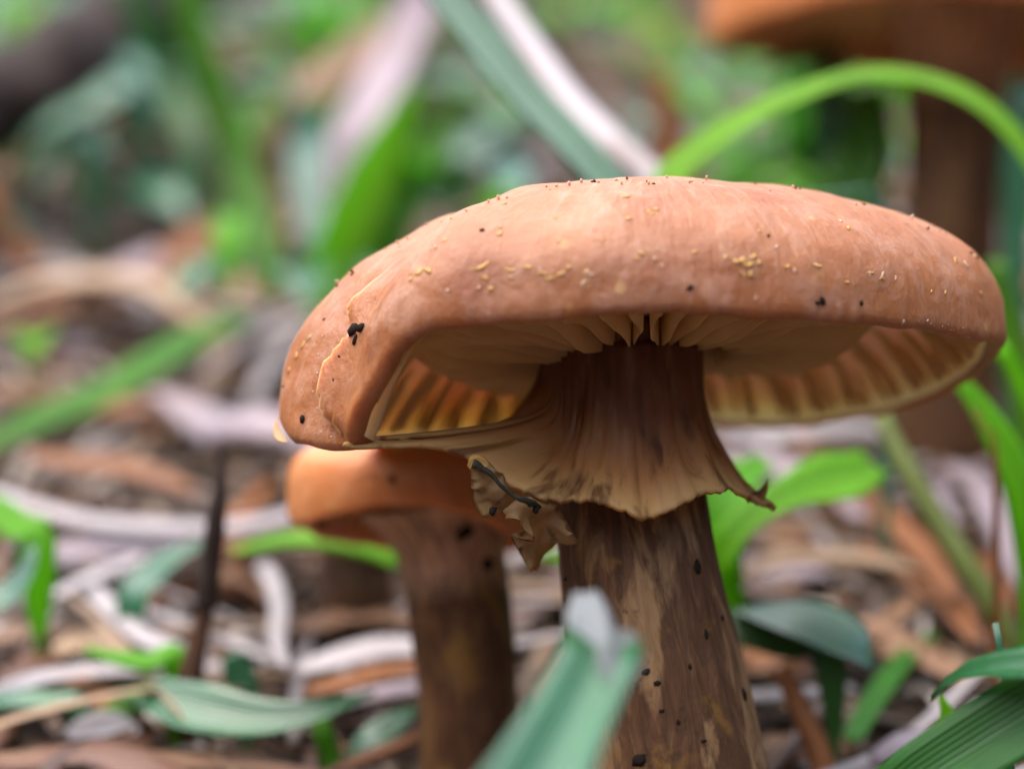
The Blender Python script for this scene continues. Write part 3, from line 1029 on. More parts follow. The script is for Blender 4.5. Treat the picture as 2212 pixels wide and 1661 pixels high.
# close, out of focus in front
fg = empty('grass_shoot', (P(720, 3600, 15.6).x, 15.6, ground(P(720, 3600, 15.6).x, 15.6)), 'thick grooved grass blade with a torn pale tip in front of the big stem', 'grass blade')
fpts = [(1304, 1408, 20.7), (1288, 1460, 20.4), (1240, 1560, 19.8), (1188, 1661, 19.2), (1060, 1950, 17.8), (900, 2400, 16.6), (720, 3600, 15.6)]
fw = [165, 178, 235, 296, 330, 330, 300]
me = blade_mesh('blade', [P(*p) for p in fpts], [wcm(a, p[2]) for a, p in zip(fw, fpts)], Vector((0.05, -0.7, 0.8)), 0.0, 0.62, 0.05, 30, 8)
link('blade', me, GREENS['teal'], fg)
t_m = dry_mat('torn_grass_tip', (0.21, 0.225, 0.225), (0.13, 0.18, 0.11), 0.4, 0.3)
link('torn_tip', blade_mesh('torn_tip', [P(1262, 1280, 21.2), P(1268, 1320, 21.0), P(1278, 1380, 20.75), P(1268, 1440, 20.5)], [wcm(x, 21) for x in (50, 96, 104, 70)], Vector((0.1, -1, 0.3)), 0.2, 0, 0.05, 12, 6, 0.4, 2), t_m, fg)
link('torn_tip', blade_mesh('torn_tip', [P(1356, 1362, 20.9), P(1350, 1395, 20.65), P(1340, 1440, 20.4), P(1325, 1490, 20.15)], [wcm(x, 21) for x in (40, 80, 84, 50)], Vector((0.1, -1, 0.3)), 0.2, 0, 0.05, 12, 6, 0.4, 4), t_m, fg)

blade('herb_leaf', 'broad glossy blue-green leaf overhanging the dark ribbed grass blade', 'leaf', [(2010, 1510, 23.8), (2080, 1455, 23.4), (2200, 1440, 23.0), (2330, 1460, 22.6), (2420, 1640, 22.5)], [20, 110, 190, 180, 40], G['teal'], (-0.1, -0.75, 0.75), 0.25, 0.1, True, ns=24, ncs=6)
blade('grass_shoot', 'thin upright pale shoot beside the broad glossy blue-green leaf', 'grass blade', [(2150, 1345, 24.0), (2158, 1390, 24.0), (2168, 1450, 24.0), (2180, 1600, 24.0)], [14, 24, 26, 26], G['teal'], root=True)
blade('grass_shoot', 'dark green ribbed grass blade under the broad glossy leaf', 'grass blade', [(2420, 1400, 23.0), (2250, 1530, 23.2), (2100, 1625, 23.4), (1960, 1720, 23.6), (1800, 1880, 24.0)], [170, 180, 165, 130, 80], G['dark'], (0.1, -0.8, 0.6), 0.1, 0.3, True, ns=26, ncs=8, thick=0.04)
blade('herb_leaf', 'small bright green leaf under the broad blue-green leaf', 'leaf', [(2030, 1500, 26.5), (2050, 1560, 26.5), (2040, 1640, 26.4), (2030, 1760, 26.4)], [10, 110, 120, 30], G['bright'], root=True)

# behind the cap: long blades
blade('grass_shoot', 'straight blue-green grass blade slanting down behind the big cap', 'grass blade',
      [(900, -80, 32.6), (1000, 40, 32.2), (1125, 195, 31.7), (1235, 310, 31.3), (1330, 420, 31), (1400, 560, 30.8), (1430, 800, 30.6), (1420, 1200, 30.4)], [76, 80, 80, 78, 84, 84, 80, 60], G['teal'], (-0.35, -0.8, 0.6), 0.1, 0.18, True, ns=40)
blade('dry_grass_stem', 'bleached white dry stem slanting beside the blue-green blade', 'dry stem',
      [(1030, -80, 36), (1120, 50, 35), (1230, 200, 34), (1330, 300, 33.3), (1410, 370, 33), (1432, 440, 32.8), (1415, 700, 32.5), (1400, 1250, 32.3)], [60, 66, 76, 84, 80, 70, 60, 60], D['white'], (0, -0.8, 0.6), -0.5, 0, True, ns=36)
blade('grass_shoot', 'bright green grass blade arching across the tall background mushroom stem', 'grass blade',
      [(2320, 520, 31.6), (2215, 335, 31.8), (2120, 235, 32), (2000, 180, 32.2), (1860, 170, 32.3), (1710, 220, 32.3), (1570, 290, 32.2), (1480, 360, 32), (1435, 450, 31.8), (1420, 800, 31.5), (1430, 1250, 31.5)], [50, 60, 68, 66, 70, 78, 80, 74, 66, 60, 60], G['bright'], [(0, -0.5, 1), (-0.1, -0.6, 1), (-0.2, -0.9, 0.5), (-0.5, -0.9, 0.5)], 0.15, 0.2, True, ns=48)
blade('grass_shoot', 'wide saturated green grass blade standing behind the folded shoulder of the big cap', 'grass blade', [(905, 190, 41), (860, 270, 41), (800, 390, 41), (750, 500, 41), (715, 600, 41), (700, 690, 41)], [20, 80, 112, 120, 110, 80], G['bright'], (0.3, -1, 0.2), 0.25, 0.2, True, ns=26)
blade('grass_shoot', 'second green blade leaning behind the wide saturated one', 'grass blade', [(1010, 170, 44), (960, 270, 44), (900, 390, 43.5), (845, 500, 43), (800, 620, 43)], [16, 66, 90, 90, 70], G['mid'], (0.3, -1, 0.2), 0.2, 0.2, True, ns=24)
blade('grass_shoot', 'pale blue-green blade hanging beside the wide saturated green one', 'grass blade', [(640, 210, 43), (668, 300, 43), (690, 420, 42.5), (700, 540, 42), (705, 640, 42)], [30, 110, 120, 100, 70], G['teal'], (-0.1, -0.6, 0.8), 0.2, 0.1, True, ns=24)
blade('dry_leaf', 'bleached pale dry leaf hanging above the wide green blade', 'dry leaf', [(925, -60, 42), (900, 40, 42), (850, 150, 41.8), (800, 240, 41.6), (770, 320, 41.5)], [110, 112, 116, 120, 60], D['lilac'], (-0.2, -0.8, 0.6), 0.3, 0, True, ns=22)
blade('dry_leaf', 'pinkish tan strip of dry leaf slanting behind the pale one', 'dry leaf', [(980, -10, 50), (860, 70, 50), (740, 150, 50), (640, 225, 50), (590, 300, 50)], [90, 120, 130, 110, 60], D['tan'], (0, -0.6, 0.8), 0.2, 0, True, ns=20)
blade('grass_shoot', 'slim green blade bending down beside the fallen branch', 'grass blade', [(395, -60, 44), (420, 50, 44), (462, 180, 44), (510, 320, 44), (550, 450, 43.6), (585, 590, 43)], [66, 66, 70, 74, 78, 70], G['mid'], (-0.2, -0.8, 0.6), 0.15, 0.2, True, ns=28)
blade('grass_shoot', 'sunken dark green blade close behind the slim bending one', 'grass blade', [(270, -60, 47), (320, 60, 47), (370, 180, 47), (420, 330, 46)], [60, 64, 60, 50], G['dark'], (-0.2, -0.9, 0.4), 0.15, 0.2, True)
blade('grass_shoot', 'bright green blade lying slantwise below the beige arching leaf', 'grass blade', [(-60, 985, 36.5), (90, 915, 36.5), (220, 862, 36.8), (330, 795, 37.2), (430, 735, 38), (540, 690, 39)], [60, 78, 84, 80, 66, 30], G['mid'], (0.1, -0.6, 0.8), 0.2, 0.25, False, ns=26)
blade('dry_leaf', 'long beige dry leaf arching over the slanting green blade', 'dry leaf', [(-40, 655, 41), (80, 610, 41), (200, 592, 41), (310, 600, 40.8), (400, 655, 40.5), (470, 720, 40.2)], [40, 60, 76, 80, 84, 70], D['beige'], (0.1, -0.6, 0.9), -0.3, 0, True, ns=26)
blade('dry_grass_stem', 'rusty orange stem leaning over the beige arching leaf', 'dry stem', [(-80, 360, 43), (0, 480, 43), (70, 580, 43), (130, 670, 43)], [58, 60, 58, 50], D['orange'], (0, -0.9, 0.5), -0.5, 0, True)
blade('herb_leaf', 'blue-green leaf beneath the dark branch', 'leaf', [(40, 330, 46), (110, 270, 46), (200, 235, 46.3), (300, 205, 46.8)], [20, 80, 90, 20], G['teal'], (0, -0.5, 0.9), 0.1, 0.2, True)
blade('herb_leaf', 'pale green leaf at the foot of the blue-green one', 'leaf', [(60, 420, 46), (120, 330, 46), (190, 300, 46)], [30, 120, 40], G['teal'], (0, -0.6, 0.9), 0.2, 0.1, True)
blade('herb_leaf', 'broad green leaf high in the bank above the pale dry leaf', 'leaf', [(470, 40, 58), (600, 10, 58), (720, 15, 58), (830, 60, 58)], [20, 120, 140, 20], G['teal'], (0, -0.5, 0.9), 0.15, 0.2, True)
blade('herb_leaf', 'yellow-green leaf high in the bank beside the orange cap', 'leaf', [(1190, 20, 56), (1290, 15, 55), (1360, 40, 55), (1440, 90, 55)], [20, 80, 90, 20], G['bright'], (0, -0.6, 0.9), 0.2, 0.2, True)
blade('herb_leaf', 'green leaf tucked under the rim of the tall orange mushroom', 'leaf', [(1440, 110, 44), (1530, 110, 44), (1620, 140, 44), (1720, 200, 44)], [20, 80, 90, 30], G['mid'], (0, -0.6, 0.9), 0.2, 0.2, True)
blade('herb_leaf', 'pale blue-green leaf below the rim of the tall orange mushroom', 'leaf', [(1600, 190, 40), (1670, 150, 40), (1740, 130, 40), (1790, 170, 40)], [20, 90, 80, 20], G['teal'], (0, -0.6, 0.9), 0.2, 0.2, True)
blade('herb_leaf', 'light green leaf standing between the arching blade and the tall stem', 'leaf', [(1880, 190, 39), (1880, 270, 39), (1870, 350, 39), (1840, 440, 39)], [70, 150, 150, 70], G['mid'], (0, -0.8, 0.7), 0.2, 0.1, True)
blade('herb_leaf', 'blue-green leaf half hidden behind the top of the big cap', 'leaf', [(1640, 450, 33), (1720, 428, 33), (1800, 430, 33), (1900, 480, 33)], [20, 40, 44, 20], G['teal'], (0, -0.3, 1), 0.1, 0.1, True)
blade('dry_leaf', 'brown dry leaf standing behind the top of the big cap', 'dry leaf', [(1425, 150, 42), (1430, 240, 42), (1445, 330, 42), (1450, 430, 42)], [40, 70, 76, 60], D['orange'], (0.2, -1, 0.3), 0.3, 0, True)
blade('herb_leaf', 'pale green leaf below the arching blade', 'leaf', [(1520, 410, 36), (1590, 375, 36), (1680, 390, 36), (1760, 430, 36)], [20, 70, 70, 20], G['mid'], (0, -0.5, 0.9), 0.2, 0.1, True)
blade('grass_shoot', 'green blade rising behind the outer rim of the big cap', 'grass blade', [(2040, 790, 29.6), (2110, 870, 29.5), (2165, 960, 29.4), (2215, 1080, 29.3), (2250, 1300, 29.3)], [24, 66, 84, 90, 80], G['bright'], (-0.4, -0.8, 0.5), 0.15, 0.25, True, ns=26)
blade('grass_shoot', 'short bright green blade tip touching the outer rim of the big cap', 'grass blade', [(2150, 730, 29.8), (2185, 790, 29.8), (2225, 870, 29.8), (2280, 1000, 29.8)], [30, 56, 66, 66], G['bright'], (-0.4, -0.8, 0.5), 0.15, 0.25, True)
blade('grass_shoot', 'upright shaded green blade behind the tilted rim of the big cap', 'grass blade', [(2150, 560, 33), (2170, 650, 33), (2195, 760, 33), (2220, 900, 33)], [40, 60, 66, 60], G['mid'], (-0.3, -0.9, 0.4), 0.15, 0.25, True)
blade('grass_shoot', 'tall pale blade next to the tall background mushroom stem', 'grass blade', [(2225, 170, 36), (2205, 300, 36), (2200, 450, 36), (2195, 620, 36), (2200, 800, 36)], [70, 74, 60, 56, 50], G['teal'], (-0.3, -0.9, 0.5), 0.15, 0.2, True)
# right of the stem
blade('herb_leaf', 'bright curled leaf beside the big stem, its lobe bent upward', 'leaf', [(1888, 1005, 30.9), (1835, 1035, 30.6), (1765, 1055, 30.4), (1690, 1080, 30.2), (1615, 1130, 30.1), (1570, 1190, 30.1), (1545, 1290, 30.2)], [80, 140, 90, 90, 140, 120, 30], G['bright'], [(0.2, -0.8, 0.8), (0, -0.8, 0.8), (0, -0.5, 1), (-0.1, -0.6, 1), (-0.3, -0.7, 0.8)], 0.25, 0.1, True, ns=36, ncs=6)
blade('herb_leaf', 'upright green leaf showing beside the torn ring', 'leaf', [(1660, 1000, 31.0), (1610, 1030, 30.8), (1565, 1090, 30.6), (1540, 1180, 30.5), (1535, 1290, 30.5)], [60, 130, 150, 120, 40], G['bright'], (-0.1, -0.6, 1), 0.25, 0.1, True, ns=24, ncs=6)
blade('herb_leaf', 'smooth oval blue-green leaf beside the lower big stem', 'leaf', [(1590, 1318, 29.4), (1660, 1322, 29.2), (1750, 1340, 28.9), (1830, 1385, 28.6), (1885, 1442, 28.4)], [20, 110, 170, 150, 16], G['teal'], (0.15, -0.6, 0.9), 0.1, -0.08, False, ns=26, ncs=8)
blade('herb_leaf', 'shaded green leaf under the smooth oval one', 'leaf', [(1560, 1345, 29.5), (1620, 1365, 29.3), (1700, 1385, 29.1), (1790, 1420, 28.9)], [60, 80, 60, 10], G['dark'], (0, -1, 0.2), 0.1, 0.1, True, ns=20, ncs=6)
blade('grass_shoot', 'olive green stem slanting down through rust-coloured litter', 'grass stem', [(1900, 890, 31.5), (1950, 990, 31.2), (2020, 1110, 30.9), (2090, 1220, 30.6), (2160, 1335, 30.4), (2200, 1420, 30.3)], [40, 46, 52, 56, 50, 40], G['olive'], (-0.3, -0.8, 0.6), -0.6, 0, True, ns=26, thick=0.08)
blade('dry_leaf', 'lilac-white dry leaf lying under the far rim of the big cap', 'dry leaf', lying([(1560, 925), (1650, 935), (1760, 930), (1860, 925), (1920, 940)], 1.2), [40, 80, 70, 66, 30], D['white'], (0, -0.5, 1), 0.15, 0, ns=20)
blade('dry_leaf', 'grey-lilac dry leaf strip slanting below the far rim', 'dry leaf', lying([(1560, 960), (1680, 1000), (1780, 1050), (1860, 1120)], 1.0), [40, 60, 66, 40], D['lilac'], (0, -0.5, 1), 0.2, 0)
blade('dry_leaf', 'rust-orange dry leaf strip crossing the litter behind the curled leaf', 'dry leaf', lying([(1690, 930), (1800, 1000), (1900, 1100), (1990, 1190), (2060, 1290)], 0.9), [40, 60, 70, 76, 40], D['orange'], (0, -0.6, 0.8), 0.2, 0, ns=24)
blade('dry_leaf', 'light tan dry stalk lying level behind the smooth oval leaf', 'dry leaf', lying([(1600, 1235), (1680, 1205), (1780, 1195), (1900, 1205), (2000, 1230)], 0.8), [30, 50, 56, 52, 30], D['beige'], (0, -0.6, 0.8), -0.3, 0, ns=22)
blade('dry_leaf', 'rust-brown strip bending down past the olive green stem', 'dry leaf', lying([(1850, 1190), (1950, 1230), (2050, 1300), (2110, 1390)], 0.7), [50, 66, 70, 40], D['orange'], (0, -0.7, 0.7), 0.2, 0)
blade('dry_leaf', 'pale lilac dry leaf draped beyond the olive green stem', 'dry leaf', lying([(2040, 1010), (2100, 1030), (2150, 1100), (2190, 1190), (2230, 1290)], 1.4), [50, 80, 90, 76, 50], D['lilac'], (-0.2, -0.8, 0.7), -0.2, 0, ns=22)
blade('dry_leaf', 'brown curled dry leaf in the shade between stem and oval leaf', 'dry leaf', lying([(1560, 1210), (1600, 1250), (1660, 1280), (1740, 1290)], 0.7), [50, 70, 60, 20], D['brown'], (0, -0.7, 0.7), 0.4, 0)
blade('dry_leaf', 'tan straw slanting up behind the oval leaf', 'dry leaf', lying([(1850, 1400), (1920, 1340), (1990, 1290), (2040, 1270)], 0.6), [34, 44, 40, 24], D['tan'], (0, -0.7, 0.7), 0.2, 0)
blade('grass_shoot', 'dull green blade slanting up behind the oval leaf', 'grass blade', lying([(1840, 1600), (1900, 1500), (1960, 1420), (2020, 1370)], 0.5), [50, 56, 50, 20], G['mid'], (-0.2, -0.8, 0.6), 0.2, 0.2)
blade('dry_grass_stem', 'orange-brown stalk standing low beside the foot of the big stem', 'dry stem', [(1690, 1440, 28.8), (1730, 1530, 28.6), (1770, 1620, 28.5), (1790, 1720, 28.4)], [40, 50, 56, 50], D['orange'], (0, -1, 0.3), -0.5, 0, True)
blade('dry_leaf', 'dusky pink dry leaf under the dark ribbed grass blade', 'dry leaf', [(1880, 1640, 28.2), (1960, 1600, 28.2), (2050, 1620, 28.2), (2120, 1680, 28.2)], [40, 90, 90, 40], D['lilac'], (0, -0.7, 0.7), -0.3, 0, True)
blade('dry_leaf', 'small brown pointed tip standing beside the outer cap rim', 'dry leaf', [(2105, 880, 28.9), (2115, 905, 28.9), (2128, 930, 28.9), (2150, 1000, 28.9)], [6, 16, 18, 14], D['orange'], CAMDIR, 0.3, 0, True)

# left of the smaller mushroom
blade('dry_grass_stem', 'bleached white stem lying across the litter toward the small orange cap', 'dry stem', lying([(-60, 1045), (80, 1090), (200, 1118), (340, 1130), (480, 1132), (570, 1120), (650, 1100)], 1.0), [56, 60, 62, 66, 62, 62, 50], D['white'], (0, -0.6, 0.9), -0.4, 0, ns=34)
blade('dry_leaf', 'pinkish broad dry leaf under the bleached stem', 'dry leaf', lying([(100, 1190), (220, 1180), (340, 1175), (430, 1150)], 0.7), [60, 110, 100, 40], D['lilac'], (0, -0.5, 1), 0.1, 0)
blade('dry_leaf', 'rust-coloured dry leaf strip above the bleached stem', 'dry leaf', lying([(60, 985), (160, 1000), (260, 1010), (350, 1035), (420, 1060)], 0.9), [40, 60, 66, 60, 24], D['orange'], (0, -0.6, 0.8), 0.2, 0, ns=22)
tw = empty('twig', (P(394, 1640, 29.6).x, 29.6, ground(P(394, 1640, 29.6).x, 29.6)), 'thin dark pointed twig standing upright in the litter', 'twig')
link('shoot', tube_mesh('shoot', [P(482, 950, 29.4), P(478, 1020, 29.4), P(470, 1100, 29.4), P(458, 1190, 29.5), P(444, 1310, 29.6)], [wcm(x, 31) for x in (3, 15, 22, 24, 26)], 24, 8, 0.15), D['black'], tw)
link('base', blade_mesh('base', [P(444, 1300, 29.6), P(432, 1360, 29.6), P(418, 1420, 29.6), P(402, 1500, 29.6), P(394, 1670, 29.6)], [wcm(x, 31) for x in (36, 44, 62, 60, 40)], CAMDIR, -0.5, 0, 0.06, 16), D['brown'], tw)
blade('dry_grass_stem', 'pale straw pointing up beside the broad pinkish leaf', 'dry stem', lying([(60, 1310), (150, 1265), (230, 1230), (310, 1200)], 0.9), [36, 42, 44, 34], D['white'], (0, -0.6, 0.8), -0.3, 0)
blade('dry_grass_stem', 'pale lavender straw slanting down toward the dark twig', 'dry stem', lying([(185, 1255), (240, 1310), (310, 1370), (400, 1405), (460, 1415)], 0.8), [50, 60, 62, 60, 30], D['white'], (0, -0.6, 0.8), -0.2, 0, ns=22)
blade('dry_grass_stem', 'short curved bleached straw between the dark twig and the young mushroom', 'dry stem', lying([(565, 1215), (590, 1250), (605, 1310), (600, 1380), (620, 1440)], 0.8), [40, 50, 50, 46, 30], D['white'], (0.1, -0.8, 0.6), -0.3, 0)
blade('dry_leaf', 'tan leaf spread below the stubby young mushroom', 'dry leaf', lying([(640, 1360), (740, 1335), (830, 1330), (900, 1345)], 0.4), [40, 60, 60, 40], D['tan'], (0, -0.5, 1), 0.1, 0)
blade('dry_leaf', 'wide lilac straw beside the smaller stem', 'dry leaf', lying([(640, 1450), (740, 1420), (830, 1400), (920, 1400)], 0.5), [40, 70, 80, 60], D['white'], (0, -0.6, 0.9), 0.1, 0)
blade('dry_leaf', 'brown straw below the wide lilac one', 'dry leaf', lying([(640, 1500), (740, 1475), (840, 1450), (930, 1440)], 0.4), [36, 46, 50, 40], D['orange'], (0, -0.6, 0.9), 0.1, 0)
blade('dry_leaf', 'second lilac straw close below the brown one', 'dry leaf', lying([(690, 1540), (780, 1505), (860, 1490), (940, 1480)], 0.4), [30, 44, 44, 40], D['lilac'], (0, -0.6, 0.9), 0.1, 0)
blade('herb_leaf', 'lime green leaf reaching the smaller stem under the orange cap', 'leaf', [(500, 1190, 31.6), (600, 1165, 31.5), (690, 1160, 31.4), (780, 1176, 31.4), (862, 1215, 31.4)], [20, 46, 60, 66, 40], G['bright'], (0.1, -0.6, 0.8), -0.2, 0.1, False, ns=24)
blade('herb_leaf', 'lime green leaf bit showing between both stems', 'leaf', [(1170, 1200, 30.6), (1200, 1205, 30.5), (1240, 1230, 30.5), (1280, 1300, 30.5)], [20, 36, 44, 40], G['bright'], (0, -0.8, 0.6), 0.1, 0.1, True)
blade('herb_leaf', 'blue-green leaf leaning against the dark twig', 'leaf', [(440, 1175, 31.3), (390, 1200, 31.3), (330, 1250, 31.3), (290, 1310, 31.2)], [20, 80, 76, 20], G['teal'], (-0.2, -0.7, 0.8), 0.15, 0.2, True)
blade('herb_leaf', 'lime leaf above the blue-green curled leaf', 'leaf', [(-50, 1080, 31.5), (0, 1110, 31.3), (40, 1150, 31.1), (80, 1180, 31)], [60, 84, 76, 20], G['bright'], (0, -0.7, 0.8), 0.15, 0.2, True)
blade('herb_leaf', 'blue-green curled leaf beneath the lime leaf', 'leaf', [(75, 1180, 30.3), (60, 1240, 30.2), (20, 1300, 30.1), (-40, 1350, 30)], [20, 80, 100, 60], G['teal'], (-0.3, -0.7, 0.8), 0.35, 0.2, True, ns=22, ncs=6)
blade('herb_leaf', 'small green leaf pair blade near the foot of the dark twig', 'leaf', [(185, 1400, 30.0), (250, 1415, 29.8), (320, 1425, 29.7), (385, 1425, 29.7)], [20, 60, 70, 20], G['bright'], (0, -0.6, 0.8), -0.3, 0.1, True)
blade('herb_leaf', 'long pointed blue-green leaf at the foot of the dark twig', 'leaf', [(250, 1500, 29.8), (330, 1515, 29.4), (430, 1555, 29.0), (560, 1570, 28.8), (680, 1548, 28.8), (810, 1495, 29)], [20, 96, 140, 110, 60, 10], G['teal'], (0, -0.7, 0.8), 0.5, 0.15, False, ns=34, ncs=8)
blade('herb_leaf', 'darker half leaf beside the long pointed leaf', 'leaf', [(180, 1560, 29.7), (240, 1540, 29.6), (310, 1520, 29.5), (370, 1500, 29.5)], [20, 60, 60, 20], G['mid'], (0, -0.8, 0.7), 0.2, 0.1, True)
blade('herb_leaf', 'blue-green leaf beside the darker half leaf', 'leaf', [(-40, 1520, 29.8), (30, 1505, 29.6), (100, 1510, 29.5), (170, 1530, 29.4)], [60, 76, 66, 16], G['teal'], (0, -0.6, 0.9), -0.2, 0.1, True)
blade('herb_leaf', 'small upright green leaf between twig and smaller stem', 'leaf', [(500, 1410, 30), (515, 1450, 30), (525, 1490, 30), (530, 1550, 30)], [50, 72, 60, 30], G['teal'], CAMDIR, 0.2, 0.2, True)
blade('herb_leaf', 'pale green leaf beside the foot of the smaller stem', 'leaf', [(900, 1530, 29.4), (850, 1570, 29.3), (800, 1610, 29.2), (760, 1660, 29.2)], [30, 70, 70, 20], G['teal'], (0, -0.7, 0.8), 0.15, 0.2, True)
blade('grass_shoot', 'green stalk under the pointed blue-green leaf', 'grass blade', [(690, 1540, 29.2), (700, 1590, 29.1), (715, 1640, 29.1), (720, 1720, 29)], [40, 46, 44, 40], G['mid'], root=True)
blade('dry_leaf', 'long tan stalk lying in front of the pointed blue-green leaf', 'dry leaf', [(-80, 1640, 28.7), (150, 1630, 28.6), (350, 1635, 28.6), (560, 1650, 28.5), (760, 1690, 28.4)], [60, 70, 70, 60, 50], D['tan'], (0, -0.6, 0.9), -0.3, 0, False, ns=26)
blade('dry_leaf', 'orange-brown straw slanting up to the foot of the smaller stem', 'dry leaf', [(700, 1670, 28.7), (790, 1630, 28.8), (870, 1600, 29.0), (930, 1570, 29.3)], [30, 40, 40, 30], D['orange'], (0, -0.6, 0.9), -0.3, 0, False)
blade('dry_leaf', 'rust-red dry leaf bit lying on the dark soil', 'dry leaf', lying([(130, 1440), (180, 1480), (230, 1520), (280, 1550)], 0.4), [30, 56, 56, 20], D['orange'], (0, -0.6, 0.9), 0.2, 0)
blade('dry_leaf', 'pale round scrap of dry leaf near the long tan stalk', 'dry leaf', lying([(150, 1590), (190, 1575), (240, 1570), (300, 1580)], 0.5), [40, 76, 76, 20], D['white'], (0, -0.7, 0.8), 0.2, 0)
blade('dry_leaf', 'pale broad scrap of dry leaf above the rust-red bit', 'dry leaf', lying([(120, 1410), (180, 1390), (260, 1395), (330, 1420)], 0.6), [40, 90, 90, 30], D['beige'], (0, -0.6, 0.9), 0.2, 0)

# dark branch at the upper left
br = empty('fallen_branch', (P(120, 150, 50).x, 50, ground(P(120, 150, 50).x, 50)), 'dark fallen branch with painted lit top lying across the bank', 'branch')
link('limb', tube_mesh('limb', [P(-220, 340, 45), P(-60, 235, 46.5), P(60, 190, 47.5), P(170, 140, 49), P(290, 60, 51), P(430, -60, 54)], [wcm(x, 50) for x in (95, 104, 118, 122, 100, 70)], 40, 20, 0.35, 3), D['black'], br)  # widened black limb also stands in for the shadow around the branch
link('lit_top_plate', blade_mesh('lit_top_plate', [P(100, 80, 48), P(150, 48, 48.8), P(200, 20, 49.5), P(260, -20, 50.5)], [wcm(x, 50) for x in (30, 70, 70, 40)], (-0.1, -0.5, 1), -0.5, 0, 0.12, 16, 6, 0.5), D['lilac'], br)  # pale plate: highlight on the branch top put in as colour
link('lit_top_plate', blade_mesh('lit_top_plate', [P(-60, 190, 46), P(0, 140, 46.6), P(40, 112, 47.2)], [wcm(x, 50) for x in (40, 66, 30)], (-0.1, -0.5, 1), -0.5, 0, 0.12, 16, 6, 0.5), D['lilac'], br)  # second pale plate, likewise a painted highlight

# ================================================================== LITTER AND GRASS FILLING THE BANK
def inside_heroes(x, y):
    for (a, b, r) in ((1.4, 26, 1.5), (-0.3, 28.9, 1.0), (-1.85, 33, 0.8), (6.1, 38, 1.2)):
        if (x - a) ** 2 + (y - b) ** 2 < r * r:
            return True
    return False

def before_branch(x, y):
    px = 1106 + x / y * FOC * PPC
    py = 830.5 - (ground(x, y) + 1.0 - CAMZ) / y * FOC * PPC
    return y < 49 and px < 350 and py < 470
def lit_spot(dmin, dmax, spread=1.12):
    for _ in range(60):
        y = dmin + (dmax - dmin) * rnd.random() ** 1.1
        x = rnd.uniform(-1, 1) * 1106 / PPC * y / 26 * spread
        if not inside_heroes(x, y) and not before_branch(x, y):
            return x, y
    return x, y

LAND = [(-6.5, 50, 'near the fallen branch'), (6.1, 38, 'round the tall background mushroom'), (-1.85, 33, 'near the stubby young mushroom'),
        (-0.3, 28.9, 'near the smaller orange mushroom'), (-3.5, 31, 'near the upright dark twig'), (-2.6, 41, 'near the wide saturated green blade'), (-6.5, 37, 'near the beige arching leaf'),
        (5.5, 31, 'near the olive green stem'), (1.6, 32, 'behind the big stem'), (3.2, 45, 'behind the big cap'), (0.5, 50, 'near the straight blue-green blade'), (-3, 56, 'above the pale hanging leaf'),
        (4, 60, 'high behind the tall mushroom'), (9, 48, 'beyond the tall mushroom'), (-9, 56, 'above the fallen branch'), (-10, 44, 'beside the rusty stem'), (-2, 68, 'at the top of the bank')]
def where(x, y):
    return min(LAND, key=lambda q: (q[0] - x) ** 2 + ((q[1] - y) * 0.8) ** 2)[2]
LAB = {
    'white': ('dry_grass_stem', 'bleached dry grass stem lying loose in the litter of the bank', 'dry stem', 'bleached dry grass stems in the litter'),
    'beige': ('dry_grass_stem', 'beige dry grass stem lying loose in the litter of the bank', 'dry stem', 'beige dry grass stems in the litter'),
    'tan': ('dry_leaf', 'tan dry leaf strip lying loose in the litter of the bank', 'dry leaf', 'tan dry leaves in the litter'),
    'orange': ('dry_leaf', 'rusty dry leaf strip lying loose in the litter of the bank', 'dry leaf', 'rusty dry leaves in the litter'),
    'brown': ('dry_leaf', 'dark brown dry leaf lying loose in the litter of the bank', 'dry leaf', 'brown dry leaves in the litter'),
    'lilac': ('dry_leaf', 'greyish dry leaf lying loose in the litter of the bank', 'dry leaf', 'greyish dry leaves in the litter'),
}
kinds = ['white'] * 22 + ['beige'] * 26 + ['tan'] * 22 + ['orange'] * 14 + ['brown'] * 16 + ['lilac'] * 16
NL = 300
